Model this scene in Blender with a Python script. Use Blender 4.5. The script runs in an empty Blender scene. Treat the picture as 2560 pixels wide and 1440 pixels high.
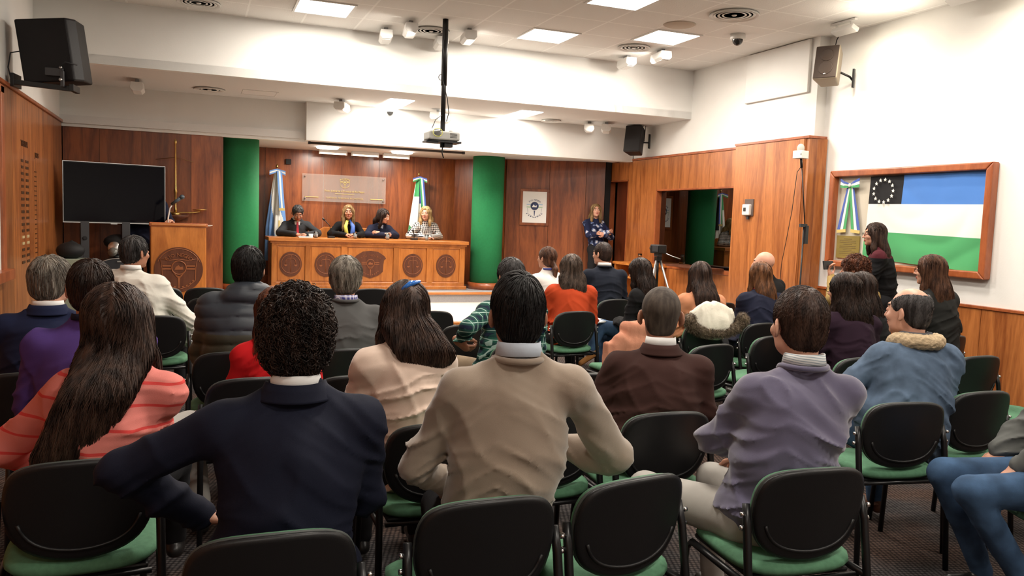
import bpy, bmesh, math, random
import numpy as np
from math import pi, sin, cos, radians, atan, atan2, sqrt
from mathutils import Vector, Matrix, Euler
random.seed(7); np.random.seed(7)
C = bpy.context.scene.collection
SC = bpy.context.scene

# ---------------------------------------------------------------- camera
CAM_H = 1.57
def make_camera():
    F, yaw, pitch, roll = 2000.0, atan(.4), radians(4.86), radians(2.0)
    f = Vector((sin(yaw)*cos(pitch), cos(yaw)*cos(pitch), -sin(pitch)))
    r0 = Vector((cos(yaw), -sin(yaw), 0)); u0 = r0.cross(f)
    r = cos(roll)*r0 + sin(roll)*u0; u = cos(roll)*u0 - sin(roll)*r0
    cd = bpy.data.cameras.new('camera'); cam = bpy.data.objects.new('camera', cd); C.objects.link(cam)
    m = Matrix((r, u, -f)).transposed().to_4x4(); m.translation = (0, 0, CAM_H)
    cam.matrix_world = m
    cd.sensor_fit = 'HORIZONTAL'; cd.sensor_width = 36; cd.lens = 36*F/2560; cd.clip_start = .05
    SC.camera = cam
make_camera()
# ---------------------------------------------------------------- world, exposure
w = bpy.data.worlds.new('world'); SC.world = w; w.use_nodes = True
w.node_tree.nodes['Background'].inputs[0].default_value = (.5, .55, .6, 1)
w.node_tree.nodes['Background'].inputs[1].default_value = .05
SC.view_settings.view_transform = 'Standard'; SC.view_settings.look = 'None'
SC.view_settings.gamma = 1; SC.view_settings.use_curve_mapping = False
SC.view_settings.exposure = 0.48
cy = SC.cycles; cy.max_bounces = 8; cy.diffuse_bounces = 3; cy.glossy_bounces = 3; cy.transmission_bounces = 8; cy.transparent_max_bounces = 8
cy.caustics_reflective = False
WARM = (1, .91, .80)
# grid of 60 cm ceiling light panels (x, y, ceiling z, power); the first four are in view, the rest added unseen to light the foreground
CEIL_LIGHTS = [(1.31, 9.02, 3.78, 42), (3.93, 8.97, 3.78, 42), (5.18, 8.33, 3.78, 42), (3.96, 7.16, 3.78, 42),
               (1.31, 6.2, 3.78, 42), (5.18, 5.3, 3.78, 42), (1.31, 3.2, 3.78, 40), (3.96, 3.6, 3.78, 42),
               (1.9, 0.2, 3.78, 40), (4.6, 0.9, 3.78, 42), (-.4, -1.2, 3.78, 24)]
MID_LIGHTS = [(2.56, 11.0, 3.1, 26), (4.42, 11.0, 3.1, 26)]
def area(name, loc, size, power, color=WARM, rot=(0, 0, 0), parent=None, sy=None, spread=180):
    l = bpy.data.lights.new(name, 'AREA'); l.energy = power; l.color = color; l.size = size
    if sy: l.shape = 'RECTANGLE'; l.size_y = sy
    l.spread = radians(spread)
    o = bpy.data.objects.new(name, l); C.objects.link(o); o.location = loc; o.rotation_euler = rot
    if parent: o.parent = parent
    return o
def spot(name, loc, target, power, angle=90, blend=.8, color=WARM, parent=None, radius=.05):
    l = bpy.data.lights.new(name, 'SPOT'); l.energy = power; l.color = color; l.spot_size = radians(angle); l.spot_blend = blend
    l.shadow_soft_size = radius
    o = bpy.data.objects.new(name, l); C.objects.link(o); o.location = loc
    o.rotation_euler = (Vector(target)-Vector(loc)).to_track_quat('-Z', 'Y').to_euler()
    return o

# ---------------------------------------------------------------- materials
def node(nt, typ, **kw):
    n = nt.nodes.new(typ)
    for k, v in kw.items():
        if k.startswith('i_'):
            n.inputs[int(k[2:])].default_value = v
        else: setattr(n, k, v)
    return n
def mat(name, col, rough=.6, metal=0, bump=None, noise=None, spec=.5, coat=0, emit=None, alpha=1, sheen=0):
    """noise=(scale,amount) colour mottling; bump=(scale,dist) or (sx,sy,sz,dist)."""
    m = bpy.data.materials.new(name); m.use_nodes = True; nt = m.node_tree
    b = nt.nodes['Principled BSDF']
    b.inputs['Base Color'].default_value = (*col, 1); b.inputs['Roughness'].default_value = rough
    b.inputs['Metallic'].default_value = metal; b.inputs['Specular IOR Level'].default_value = spec
    if coat: b.inputs['Coat Weight'].default_value = coat; b.inputs['Coat Roughness'].default_value = .12
    if sheen: b.inputs['Sheen Weight'].default_value = sheen; b.inputs['Sheen Roughness'].default_value = .5
    if emit: b.inputs['Emission Color'].default_value = (*emit[0], 1); b.inputs['Emission Strength'].default_value = emit[1]
    tc = None
    if noise or bump: tc = node(nt, 'ShaderNodeTexCoord')
    if noise:
        n = node(nt, 'ShaderNodeTexNoise'); n.inputs['Scale'].default_value = noise[0]; n.inputs['Detail'].default_value = 4
        nt.links.new(tc.outputs['Object'], n.inputs['Vector'])
        mx = node(nt, 'ShaderNodeMix', data_type='RGBA', blend_type='MULTIPLY'); mx.inputs[0].default_value = 1
        mr = node(nt, 'ShaderNodeMapRange'); mr.inputs[1].default_value = .3; mr.inputs[2].default_value = .7
        mr.inputs[3].default_value = 1-noise[1]; mr.inputs[4].default_value = 1+noise[1]
        nt.links.new(n.outputs[0], mr.inputs[0])
        cb = node(nt, 'ShaderNodeCombineColor')
        for i in range(3): nt.links.new(mr.outputs[0], cb.inputs[i])
        mx.inputs[6].default_value = (*col, 1); nt.links.new(cb.outputs[0], mx.inputs[7])
        nt.links.new(mx.outputs[2], b.inputs['Base Color'])
    if bump:
        mp = node(nt, 'ShaderNodeMapping'); mp.inputs['Scale'].default_value = bump[:3] if len(bump) == 4 else (bump[0],)*3
        n = node(nt, 'ShaderNodeTexNoise'); n.inputs['Scale'].default_value = 1; n.inputs['Detail'].default_value = 3
        nt.links.new(tc.outputs['Object'], mp.inputs[0]); nt.links.new(mp.outputs[0], n.inputs['Vector'])
        bp = node(nt, 'ShaderNodeBump'); bp.inputs['Distance'].default_value = bump[-1]; bp.inputs['Strength'].default_value = .8
        nt.links.new(n.outputs[0], bp.inputs['Height']); nt.links.new(bp.outputs[0], b.inputs['Normal'])
    return m
def wood(name, c0, c1, rough=.32, coat=.25, grain=(9, 9, .9), tone=True, spec=.5):
    """vertical-grained varnished veneer; 'tone' attribute shifts each board a little."""
    m = bpy.data.materials.new(name); m.use_nodes = True; nt = m.node_tree; b = nt.nodes['Principled BSDF']
    b.inputs['Roughness'].default_value = rough; b.inputs['Coat Weight'].default_value = coat; b.inputs['Coat Roughness'].default_value = .2
    b.inputs['Specular IOR Level'].default_value = spec
    tc = node(nt, 'ShaderNodeTexCoord'); mp = node(nt, 'ShaderNodeMapping'); mp.inputs['Scale'].default_value = grain
    at = node(nt, 'ShaderNodeAttribute'); at.attribute_name = 'tone'
    add = node(nt, 'ShaderNodeVectorMath', operation='MULTIPLY_ADD'); add.inputs[1].default_value = (7, 3, 5)
    nt.links.new(at.outputs['Color'], add.inputs[0]); nt.links.new(tc.outputs['Object'], add.inputs[2])
    nt.links.new(add.outputs[0], mp.inputs[0])
    n1 = node(nt, 'ShaderNodeTexNoise'); n1.inputs['Scale'].default_value = .9; n1.inputs['Detail'].default_value = 5; n1.inputs['Distortion'].default_value = 1.2
    n2 = node(nt, 'ShaderNodeTexNoise'); n2.inputs['Scale'].default_value = 9; n2.inputs['Detail'].default_value = 3
    nt.links.new(mp.outputs[0], n1.inputs['Vector']); nt.links.new(mp.outputs[0], n2.inputs['Vector'])
    mx = node(nt, 'ShaderNodeMath', operation='MULTIPLY_ADD'); mx.inputs[1].default_value = .35
    nt.links.new(n2.outputs[0], mx.inputs[0]); nt.links.new(n1.outputs[0], mx.inputs[2])
    ra = node(nt, 'ShaderNodeValToRGB'); e = ra.color_ramp.elements
    e[0].position = .46; e[0].color = (*c0, 1); e[1].position = .86; e[1].color = (*c1, 1)
    nt.links.new(mx.outputs[0], ra.inputs[0])
    hs = node(nt, 'ShaderNodeHueSaturation')
    sp = node(nt, 'ShaderNodeSeparateColor'); nt.links.new(at.outputs['Color'], sp.inputs[0])
    mr = node(nt, 'ShaderNodeMapRange'); mr.inputs[3].default_value = .74; mr.inputs[4].default_value = 1.28
    nt.links.new(sp.outputs[0], mr.inputs[0])
    if tone: nt.links.new(mr.outputs[0], hs.inputs['Value'])
    nt.links.new(ra.outputs[0], hs.inputs['Color']); nt.links.new(hs.outputs[0], b.inputs['Base Color'])
    bp = node(nt, 'ShaderNodeBump'); bp.inputs['Distance'].default_value = .0006; bp.inputs['Strength'].default_value = .5
    nt.links.new(n2.outputs[0], bp.inputs['Height']); nt.links.new(bp.outputs[0], b.inputs['Normal'])
    return m
def emis(name, col, s):
    m = bpy.data.materials.new(name); m.use_nodes = True; nt = m.node_tree; nt.nodes.clear()
    e = node(nt, 'ShaderNodeEmission'); e.inputs[0].default_value = (*col, 1); e.inputs[1].default_value = s
    o = node(nt, 'ShaderNodeOutputMaterial'); nt.links.new(e.outputs[0], o.inputs[0]); return m
def pattern(name, kind, cols, scale=1, rough=.85, bump=None, spec=.25, stripe=None):
    """fabric prints: 'stripes' (z), 'plaid', 'hounds', 'blobs'"""
    m = mat(name, cols[0], rough, spec=spec, bump=bump); nt = m.node_tree; b = nt.nodes['Principled BSDF']
    tc = node(nt, 'ShaderNodeTexCoord'); sx = node(nt, 'ShaderNodeSeparateXYZ')
    def M(op, a, c=None, d=None):
        n = node(nt, 'ShaderNodeMath', operation=op)
        for i, v in enumerate((a, c, d)):
            if v is None: continue
            if isinstance(v, (int, float)): n.inputs[i].default_value = v
            else: nt.links.new(v, n.inputs[i])
        return n.outputs[0]
    def mixc(f, a, c):
        n = node(nt, 'ShaderNodeMix', data_type='RGBA'); nt.links.new(f, n.inputs[0])
        for i, v in ((6, a), (7, c)):
            if isinstance(v, tuple): n.inputs[i].default_value = (*v, 1)
            else: nt.links.new(v, n.inputs[i])
        return n.outputs[2]
    nw = node(nt, 'ShaderNodeTexNoise'); nw.inputs['Scale'].default_value = 5
    nt.links.new(tc.outputs['Object'], nw.inputs['Vector'])
    va = node(nt, 'ShaderNodeVectorMath', operation='MULTIPLY_ADD'); va.inputs[1].default_value = (.03, .03, .03)
    nt.links.new(nw.outputs['Color'], va.inputs[0]); nt.links.new(tc.outputs['Object'], va.inputs[2])
    nt.links.new(va.outputs[0], sx.inputs[0])
    X, Y, Z = sx.outputs; XY = M('ADD', X, M('MULTIPLY', Y, .7))
    if kind == 'stripes':
        f = M('FRACT', M('MULTIPLY', M('ADD', Z, M('MULTIPLY', X, .12)), scale)); c = mixc(M('LESS_THAN', f, stripe or .14), cols[0], cols[1])
    elif kind == 'plaid':
        fx = M('FRACT', M('MULTIPLY', XY, scale)); fz = M('FRACT', M('MULTIPLY', Z, scale))
        bx = M('LESS_THAN', fx, .45); bz = M('LESS_THAN', fz, .45)
        c = mixc(M('MULTIPLY', M('ADD', bx, bz), .5), cols[0], cols[1])
        lx = M('LESS_THAN', M('ABSOLUTE', M('SUBTRACT', fx, .72)), .045); lz = M('LESS_THAN', M('ABSOLUTE', M('SUBTRACT', fz, .72)), .045)
        c = mixc(M('MAXIMUM', lx, lz), c, cols[2])
    elif kind == 'hounds':
        fx = M('FRACT', M('MULTIPLY', XY, scale)); fz = M('FRACT', M('MULTIPLY', Z, scale))
        a1 = M('LESS_THAN', fx, .5); a2 = M('LESS_THAN', fz, .5)
        dg = M('LESS_THAN', M('FRACT', M('MULTIPLY', M('ADD', fx, fz), 2)), .5)
        both = M('MULTIPLY', a1, a2); one = M('SUBTRACT', M('MAXIMUM', a1, a2), both)
        c = mixc(M('MINIMUM', M('ADD', both, M('MULTIPLY', one, dg)), 1), cols[0], cols[1])
    elif kind == 'blobs':
        v = node(nt, 'ShaderNodeTexVoronoi'); v.inputs['Scale'].default_value = scale; nt.links.new(va.outputs[0], v.inputs['Vector'])
        n2 = node(nt, 'ShaderNodeTexNoise'); n2.inputs['Scale'].default_value = scale*2.4; nt.links.new(tc.outputs['Object'], n2.inputs['Vector'])
        d = M('ADD', v.outputs['Distance'], M('MULTIPLY', n2.outputs[0], .5))
        c = mixc(M('LESS_THAN', d, .66), cols[0], cols[1])
        c = mixc(M('LESS_THAN', d, .54), c, cols[2])
    nt.links.new(c, b.inputs['Base Color']); return m

PLAST = mat('white_wall', (.80, .79, .76), .75, noise=(3, .02), bump=(60, .0006))
PLASTC = mat('white_ceiling', (.72, .71, .69), .85, bump=(120, .001))
WD_WALL = wood('mahogany_panelling', (.115, .025, .008), (.31, .088, .025))
WD_SIDE = wood('side_panelling', (.19, .050, .012), (.44, .155, .042))
WD_DESK = wood('orange_varnished_wood', (.33, .098, .017), (.56, .20, .042), rough=.28, grain=(6, 6, 1.2))
WD_DESKH = wood('orange_wood_flat', (.36, .105, .019), (.60, .22, .046), rough=.28, grain=(1.2, 9, 9), tone=False)
WD_RED = wood('reddish_frame_wood', (.24, .056, .016), (.42, .12, .04), rough=.3, grain=(6, 6, 1.5), tone=False)
WD_DARK = wood('dark_carved_wood', (.075, .022, .010), (.13, .042, .019), rough=.5, coat=.05, tone=False, spec=.3)
WD_LINE = mat('carved_relief', (.27, .085, .028), .4)
BLACKP = mat('black_plastic', (.008, .008, .009), .42, spec=.4, bump=(350, .0003))
BLACKM = mat('black_metal', (.006, .006, .007), .35, spec=.4)
GREYRIM = mat('grey_edge_band', (.055, .065, .06), .5)
GREENF = mat('green_fabric', (.080, .205, .115), .9, noise=(60, .12), bump=(500, .0006))
CHROME = mat('chrome', (.7, .7, .7), .2, metal=1)
STEEL = mat('brushed_steel', (.55, .55, .55), .35, metal=1)
BRASS = mat('brass', (.62, .42, .14), .3, metal=1)
GREENC = mat('green_painted_carpeting', (.014, .225, .075), .85, noise=(30, .06), bump=(200, .001))
WHITEP = mat('white_plastic', (.72, .71, .68), .45)
GREYP = mat('grey_plastic', (.3, .3, .3), .5)
DGREY = mat('dark_grey_plastic', (.03, .03, .034), .5)
BLACK = mat('matte_black', (.004, .004, .005), .7)
PANEL_E = emis('lit_diffuser', (1, .96, .89), 7)
PAPER = mat('white_paper', (.85, .85, .83), .8)

# ---------------------------------------------------------------- objects and tags
def tag(o, label=None, cat=None, group=None, kind=None):
    if label: o['label'] = label
    if cat: o['category'] = cat
    if group: o['group'] = group
    if kind: o['kind'] = kind
    return o
def thing(name, label, cat, loc=(0, 0, 0), rz=0, group=None):
    o = bpy.data.objects.new(name, None); C.objects.link(o); o.empty_display_size = .1
    o.location = loc; o.rotation_euler = (0, 0, rz); return tag(o, label, cat, group)
def dup(root, loc=None, rz=None, label=None, group=None):
    def cp(o, par):
        c = o.copy(); C.objects.link(c)
        if par: c.parent = par
        for ch in list(o.children): cp(ch, c)
        return c
    r = cp(root, None)
    if loc is not None: r.location = loc
    if rz is not None: r.rotation_euler = (0, 0, rz)
    if label: r['label'] = label
    if group: r['group'] = group
    return r

class MB:
    """collects shapes and links them as ONE mesh object"""
    def __init__(s): s.v = []; s.f = []; s.m = []; s.t = []; s.sm = []
    def add(s, vs, fs, mi=0, tone=.5, smooth=False):
        o = len(s.v); s.v += [tuple(v) for v in vs]; s.t += [tone]*len(vs)
        for f in fs: s.f.append([i+o for i in f]); s.m.append(mi); s.sm.append(smooth)
        return s
    def box(s, c, d, rot=None, mi=0, tone=.5):
        vs = [Vector((x*d[0]/2, y*d[1]/2, z*d[2]/2)) for x in (-1, 1) for y in (-1, 1) for z in (-1, 1)]
        if rot is not None:
            R = rot if isinstance(rot, Matrix) else Euler(rot).to_matrix()
            vs = [R @ v for v in vs]
        c = Vector(c); vs = [v+c for v in vs]
        return s.add(vs, [(0, 1, 3, 2), (4, 6, 7, 5), (0, 4, 5, 1), (2, 3, 7, 6), (0, 2, 6, 4), (1, 5, 7, 3)], mi, tone)
    def box2(s, a, b, **k):
        return s.box([(a[i]+b[i])/2 for i in range(3)], [abs(b[i]-a[i]) for i in range(3)], **k)
    def tube(s, pts, r, n=8, mi=0, cap=True, closed=False, flat=None):
        pts = [Vector(p) for p in pts]; N = len(pts); rs = r if isinstance(r, (list, tuple)) else [r]*N
        vs = []; up = None
        for i, p in enumerate(pts):
            if closed: t = pts[(i+1) % N]-pts[i-1]
            else: t = pts[min(i+1, N-1)]-pts[max(i-1, 0)]
            t.normalize()
            if up is None: up = t.orthogonal().normalized() if flat is None else Vector(flat)
            a = (up-t*up.dot(t)).normalized(); b = t.cross(a); up = a
            for j in range(n):
                th = 2*pi*j/n; vs.append(p+(a*cos(th)+b*sin(th))*rs[i])
        fs = []
        for i in range(N if closed else N-1):
            for j in range(n):
                i2 = (i+1) % N
                fs.append((i*n+j, i*n+(j+1) % n, i2*n+(j+1) % n, i2*n+j))
        if cap and not closed: fs.append(tuple(range(n))[::-1]); fs.append(tuple((N-1)*n+j for j in range(n)))
        return s.add(vs, fs, mi, smooth=True)
    def lathe(s, prof, c=(0, 0, 0), n=24, mi=0, sx=1, sy=1, M=None, smooth=True):
        vs = []; c = Vector(c)
        for r, z in prof:
            for j in range(n):
                th = 2*pi*j/n; v = Vector((r*cos(th)*sx, r*sin(th)*sy, z))
                if M: v = M @ v
                vs.append(v+c)
        fs = [(i*n+j, i*n+(j+1) % n, (i+1)*n+(j+1) % n, (i+1)*n+j) for i in range(len(prof)-1) for j in range(n)]
        fs.append(tuple(range(n))[::-1]); fs.append(tuple((len(prof)-1)*n+j for j in range(n)))
        return s.add(vs, fs, mi, smooth=smooth)
    def ball(s, c, r, n=12, mi=0):
        rr = r if isinstance(r, (tuple, list)) else (r, r, r); vs = []; k = n//2+1
        for i in range(k+1):
            ph = pi*i/k
            for j in range(n): vs.append((c[0]+rr[0]*sin(ph)*cos(2*pi*j/n), c[1]+rr[1]*sin(ph)*sin(2*pi*j/n), c[2]-rr[2]*cos(ph)))
        fs = [(i*n+j, i*n+(j+1) % n, (i+1)*n+(j+1) % n, (i+1)*n+j) for i in range(k) for j in range(n)]
        return s.add(vs, fs, mi, smooth=True)
    def prism(s, poly, axis, a, b, mi=0, tone=.5):
        """poly of 2D points extruded along axis ('x','y','z') from a to b"""
        def P(u, v, w): return {'x': (w, u, v), 'y': (u, w, v), 'z': (u, v, w)}[axis]
        n = len(poly); vs = [P(u, v, a) for u, v in poly]+[P(u, v, b) for u, v in poly]
        fs = [tuple(range(n)), tuple(range(n, 2*n))[::-1]]+[(i, i+n, (i+1) % n+n, (i+1) % n) for i in range(n)]
        return s.add(vs, fs, mi, tone)
    def build(s, name, mats, parent=None, bevel=0, seg=2, loc=None, rz=None, fixn=True):
        me = bpy.data.meshes.new(name); me.from_pydata(s.v, [], s.f)
        if not isinstance(mats, (list, tuple)): mats = [mats]
        for m in mats: me.materials.append(m)
        me.polygons.foreach_set('material_index', s.m); me.polygons.foreach_set('use_smooth', s.sm)
        at = me.color_attributes.new('tone', 'FLOAT_COLOR', 'POINT')
        at.data.foreach_set('color', np.repeat(np.array(s.t, dtype=np.float32), 4))
        if fixn:
            bm = bmesh.new(); bm.from_mesh(me); bmesh.ops.recalc_face_normals(bm, faces=bm.faces); bm.to_mesh(me); bm.free()
        me.update(); o = bpy.data.objects.new(name, me); C.objects.link(o)
        if parent: o.parent = parent
        if loc is not None: o.location = loc
        if rz is not None: o.rotation_euler = (0, 0, rz)
        if bevel:
            b = o.modifiers.new('bevel', 'BEVEL'); b.width = bevel; b.segments = seg; b.limit_method = 'ANGLE'; b.angle_limit = radians(40)
        return o
def struct(o): o['kind'] = 'structure'; return o

def text_mesh(body, size, name, m, parent, M, extrude=.002, arc=None, align='CENTER', xs=1, spacing=1):
    """letters as one mesh; arc=(radius, sign, start_deg) bends the line"""
    def conv(t):
        cu = bpy.data.curves.new('t', 'FONT'); cu.body = t; cu.size = size; cu.extrude = extrude; cu.align_x = align; cu.space_character = spacing
        cu.resolution_u = 2
        o = bpy.data.objects.new('t', cu); C.objects.link(o); bpy.context.view_layer.update()
        me = bpy.data.meshes.new_from_object(o); bpy.data.objects.remove(o); bpy.data.curves.remove(cu); return me
    V = []; Fc = []
    if arc is None:
        me = conv(body); V = [Vector((v.co.x*xs, v.co.y, v.co.z)) for v in me.vertices]; Fc = [list(p.vertices) for p in me.polygons]; bpy.data.meshes.remove(me)
    else:
        rad, sgn, span = arc; n = len(body)
        for i, ch in enumerate(body):
            if ch == ' ': continue
            me = conv(ch); a = radians(span)*((i+.5)/n-.5)
            o = len(V)
            for v in me.vertices:
                if sgn > 0: th = -a; p = Vector((v.co.x*xs, v.co.y+rad, v.co.z))
                else: th = a; p = Vector((v.co.x*xs, v.co.y-rad, v.co.z))
                V.append(Matrix.Rotation(th, 3, 'Z') @ p)
            Fc += [[k+o for k in p.vertices] for p in me.polygons]; bpy.data.meshes.remove(me)
    mb = MB(); mb.add([M @ v for v in V], Fc)
    return mb.build(name, m, parent, fixn=False)
def face_matrix(loc, rz=0, tilt=0):
    """text in local XY becomes vertical, facing -Y (towards the audience), then turned by rz"""
    return Matrix.Translation(loc) @ Matrix.Rotation(rz, 4, 'Z') @ Matrix.Rotation(pi/2+tilt, 4, 'X')
# ================================================================ the room
XL, XR, XW, YB, YN = -1.55, 6.62, 6.78, 13.65, -3.2
ZC, ZM, ZS = 3.78, 3.10, 2.60
# floor: woven brown-grey carpet
fm = mat('woven_carpet', (.07, .055, .05), .95, spec=.15); nt = fm.node_tree; b = nt.nodes['Principled BSDF']
tc = node(nt, 'ShaderNodeTexCoord'); mp = node(nt, 'ShaderNodeMapping'); mp.inputs['Scale'].default_value = (46, 46, 46); mp.inputs['Rotation'].default_value = (0, 0, .35)
nt.links.new(tc.outputs['Object'], mp.inputs[0])
ck = node(nt, 'ShaderNodeTexVoronoi'); ck.inputs['Scale'].default_value = 1; ck.inputs['Randomness'].default_value = .15; nt.links.new(mp.outputs[0], ck.inputs['Vector'])
ra = node(nt, 'ShaderNodeValToRGB'); e = ra.color_ramp.elements
e[0].position = .15; e[0].color = (.105, .088, .080, 1); e[1].position = .55; e[1].color = (.018, .015, .015, 1)
nt.links.new(ck.outputs['Distance'], ra.inputs[0])
nz = node(nt, 'ShaderNodeTexNoise'); nz.inputs['Scale'].default_value = 2.2; nt.links.new(tc.outputs['Object'], nz.inputs['Vector'])
ra2 = node(nt, 'ShaderNodeValToRGB'); e = ra2.color_ramp.elements
e[0].position = .4; e[0].color = (.85, .92, 1, 1); e[1].position = .62; e[1].color = (1.15, .88, .76, 1); nt.links.new(nz.outputs[0], ra2.inputs[0])
mx = node(nt, 'ShaderNodeMix', data_type='RGBA', blend_type='MULTIPLY'); mx.inputs[0].default_value = 1
nt.links.new(ra.outputs[0], mx.inputs[6]); nt.links.new(ra2.outputs[0], mx.inputs[7]); nt.links.new(mx.outputs[2], b.inputs['Base Color'])
bp = node(nt, 'ShaderNodeBump'); bp.inputs['Distance'].default_value = .004; bp.invert = True
nt.links.new(ck.outputs['Distance'], bp.inputs['Height']); nt.links.new(bp.outputs[0], b.inputs['Normal'])
struct(MB().box2((XL-.3, YN-.2, -.1), (7.8, 9.72, 0)).build('floor', fm))
CARP = mat('grey_carpet', (.34, .33, .34), .95, noise=(80, .1), bump=(300, .001), spec=.1)
CARPL = mat('pale_carpet', (.62, .56, .50), .95, noise=(80, .06), bump=(300, .001), spec=.1)
lo = struct(MB().box2((XL, 9.74, 0), (6.62, 12.02, .24)).build('floor', CARPL))
struct(MB().box2((XL, 9.70, .195), (6.62, 9.76, .243)).build('nosing', WD_DESKH, lo, bevel=.008))
up = struct(MB().box2((XL, 12.02, 0), (6.62, YB+.1, .40)).build('floor', CARP))
struct(MB().box2((XL, 11.98, .365), (6.62, 12.05, .403)).build('nosing', WD_DESKH, up, bevel=.008))

def panels(mb, p0, p1, z0, z1, widths, th=.018, nrm=1, seed=0, gap=.005, splits=None):
    """veneer boards along the line p0->p1, proud by th on the side nrm (left of the line = +1)"""
    p0 = Vector((*p0, 0)); p1 = Vector((*p1, 0)); d = p1-p0; L = d.length; d.normalize(); n = Vector((-d.y, d.x, 0))*nrm
    rn = random.Random(seed); x = 0; i = 0
    while x < L-.02:
        wd = min(widths[i % len(widths)], L-x)
        if L-x-wd < .12: wd = L-x
        zs = [z0, z1]
        if splits: zs = [z0]+[s for s in splits if z0 < s < z1]+[z1]
        for a, b_ in zip(zs[:-1], zs[1:]):
            c = p0+d*(x+wd/2)+n*th/2; c.z = (a+b_)/2
            mb.box(c, (wd-gap, th, b_-a-gap), rot=(0, 0, atan2(d.y, d.x)), tone=rn.random())
        x += wd; i += 1
    return mb
# left wall
wl = struct(MB().box2((XL-.15, YN, 0), (XL-.02, YB+.1, ZC)).build('wall_left', PLAST))
struct(panels(MB(), (XL-.02, 11.65), (XL-.02, YN), .02, 2.6, [.62, .42, .38, .80, .8], nrm=1, seed=3).build('panelling', WD_SIDE, wl))
struct(MB().box2((XL-.025, YN, 2.6), (XL+.02, 11.65, 2.635)).build('capping', WD_RED, wl, bevel=.005))
struct(MB().box2((XL, YN, 0), (XL+.02, 9.7, .09)).build('baseboard_left', WD_RED, None, bevel=.004))
# near wall behind the photographer
struct(MB().box2((XL-.15, YN-.15, 0), (7.8, YN, ZC)).build('wall_near', PLAST))
# right wall, rear part with booth (X = XR) : masonry with window and door openings
wr = MB()
X0, X1 = XR+.02, XR+.14
wr.box2((X0, 7.40, 0), (XW+.15, 7.5, ZC)); wr.box2((X0, 7.5, 0), (X1, 8.69, ZC)); wr.box2((X0, 10.72, 0), (X1, 11.58, ZC)); wr.box2((X0, 12.28, 0), (X1, YB, ZC))
wr.box2((X0, 8.69, 0), (X1, 10.72, .97)); wr.box2((X0, 8.69, 2.11), (X1, 10.72, ZC)); wr.box2((X0, 11.58, 2.29), (X1, 12.28, ZC))
wr = struct(wr.build('wall_right', PLAST))
pb = MB()
panels(pb, (X0, 11.58), (X0, 10.72), .02, 2.59, [.86], nrm=-1, seed=5, gap=.006)
panels(pb, (X0, 12.28), (X0, 11.58), 2.29, 2.59, [.7], nrm=-1, seed=6)
panels(pb, (X0, 10.72), (X0, 8.69), 2.11, 2.59, [.68, .68, .67], nrm=-1, seed=17)
panels(pb, (X0, 10.72), (X0, 8.69), .02, .93, [.68, .68, .67], nrm=-1, seed=27)
struct(pb.build('panelling', WD_SIDE, wr))
struct(MB().box2((XR-.005, 8.7, 2.592), (XR+.03, 12.3, 2.625)).build('capping', WD_RED, wr, bevel=.004))
# projecting pier panel
pp = MB(); panels(pp, (XR-.06, 8.69), (XR-.06, 7.43), .0, 2.62, [1.3], nrm=-1, seed=2, th=.03)
panels(pp, (XR-.09, 7.425), (XW-.01, 7.33), .0, 2.62, [.3], nrm=-1, seed=11, th=.02)
pp.box2((XR-.06, 7.42, 0), (X0, 8.69, 2.62), tone=.5); pp.box2((XR-.08, 7.352, 0), (XW-.015, 7.46, 2.615), tone=.4)
pier = struct(pp.build('wall_pier', WD_SIDE, None))
struct(MB().box2((XR-.10, 7.34, 2.62), (XW, 8.70, 2.65)).build('capping', WD_RED, pier, bevel=.004))
# window reveal, sill and glass of the booth
wn = MB(); wn.box2((XR-.005, 8.69, .93), (XR+.16, 10.72, .985)); wn.box2((XR+.0, 8.69, 2.09), (XR+.16, 10.72, 2.115))
wn.box2((XR, 8.69, .98), (XR+.16, 8.71, 2.11)); wn.box2((XR, 10.70, .98), (XR+.16, 10.72, 2.11))
win = struct(wn.build('window_1', WD_RED, None, bevel=.004))
gm = bpy.data.materials.new('dark_tinted_glass'); gm.use_nodes = True; nt = gm.node_tree; nt.nodes.clear()
tr = node(nt, 'ShaderNodeBsdfTransparent'); tr.inputs[0].default_value = (.16, .14, .13, 1)
gl = node(nt, 'ShaderNodeBsdfGlossy'); gl.inputs['Roughness'].default_value = .01; gl.inputs[0].default_value = (.9, .9, .9, 1)
fr = node(nt, 'ShaderNodeFresnel'); fr.inputs[0].default_value = 2.1
ms = node(nt, 'ShaderNodeMixShader'); ou = node(nt, 'ShaderNodeOutputMaterial')
nt.links.new(fr.outputs[0], ms.inputs[0]); nt.links.new(tr.outputs[0], ms.inputs[1]); nt.links.new(gl.outputs[0], ms.inputs[2]); nt.links.new(ms.outputs[0], ou.inputs[0])
struct(MB().box2((XR+.09, 8.71, .985), (XR+.098, 10.70, 2.09)).build('glass', gm, win))
# booth behind the glass and corridor behind the door
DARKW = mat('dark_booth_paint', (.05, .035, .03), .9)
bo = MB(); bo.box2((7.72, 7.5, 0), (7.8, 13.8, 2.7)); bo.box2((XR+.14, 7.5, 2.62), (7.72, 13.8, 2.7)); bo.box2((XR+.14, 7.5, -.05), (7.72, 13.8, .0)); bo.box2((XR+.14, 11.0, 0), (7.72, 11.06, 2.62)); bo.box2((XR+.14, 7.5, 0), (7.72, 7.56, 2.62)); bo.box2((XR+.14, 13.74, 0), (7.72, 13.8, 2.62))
struct(bo.build('wall_booth', DARKW))
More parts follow.
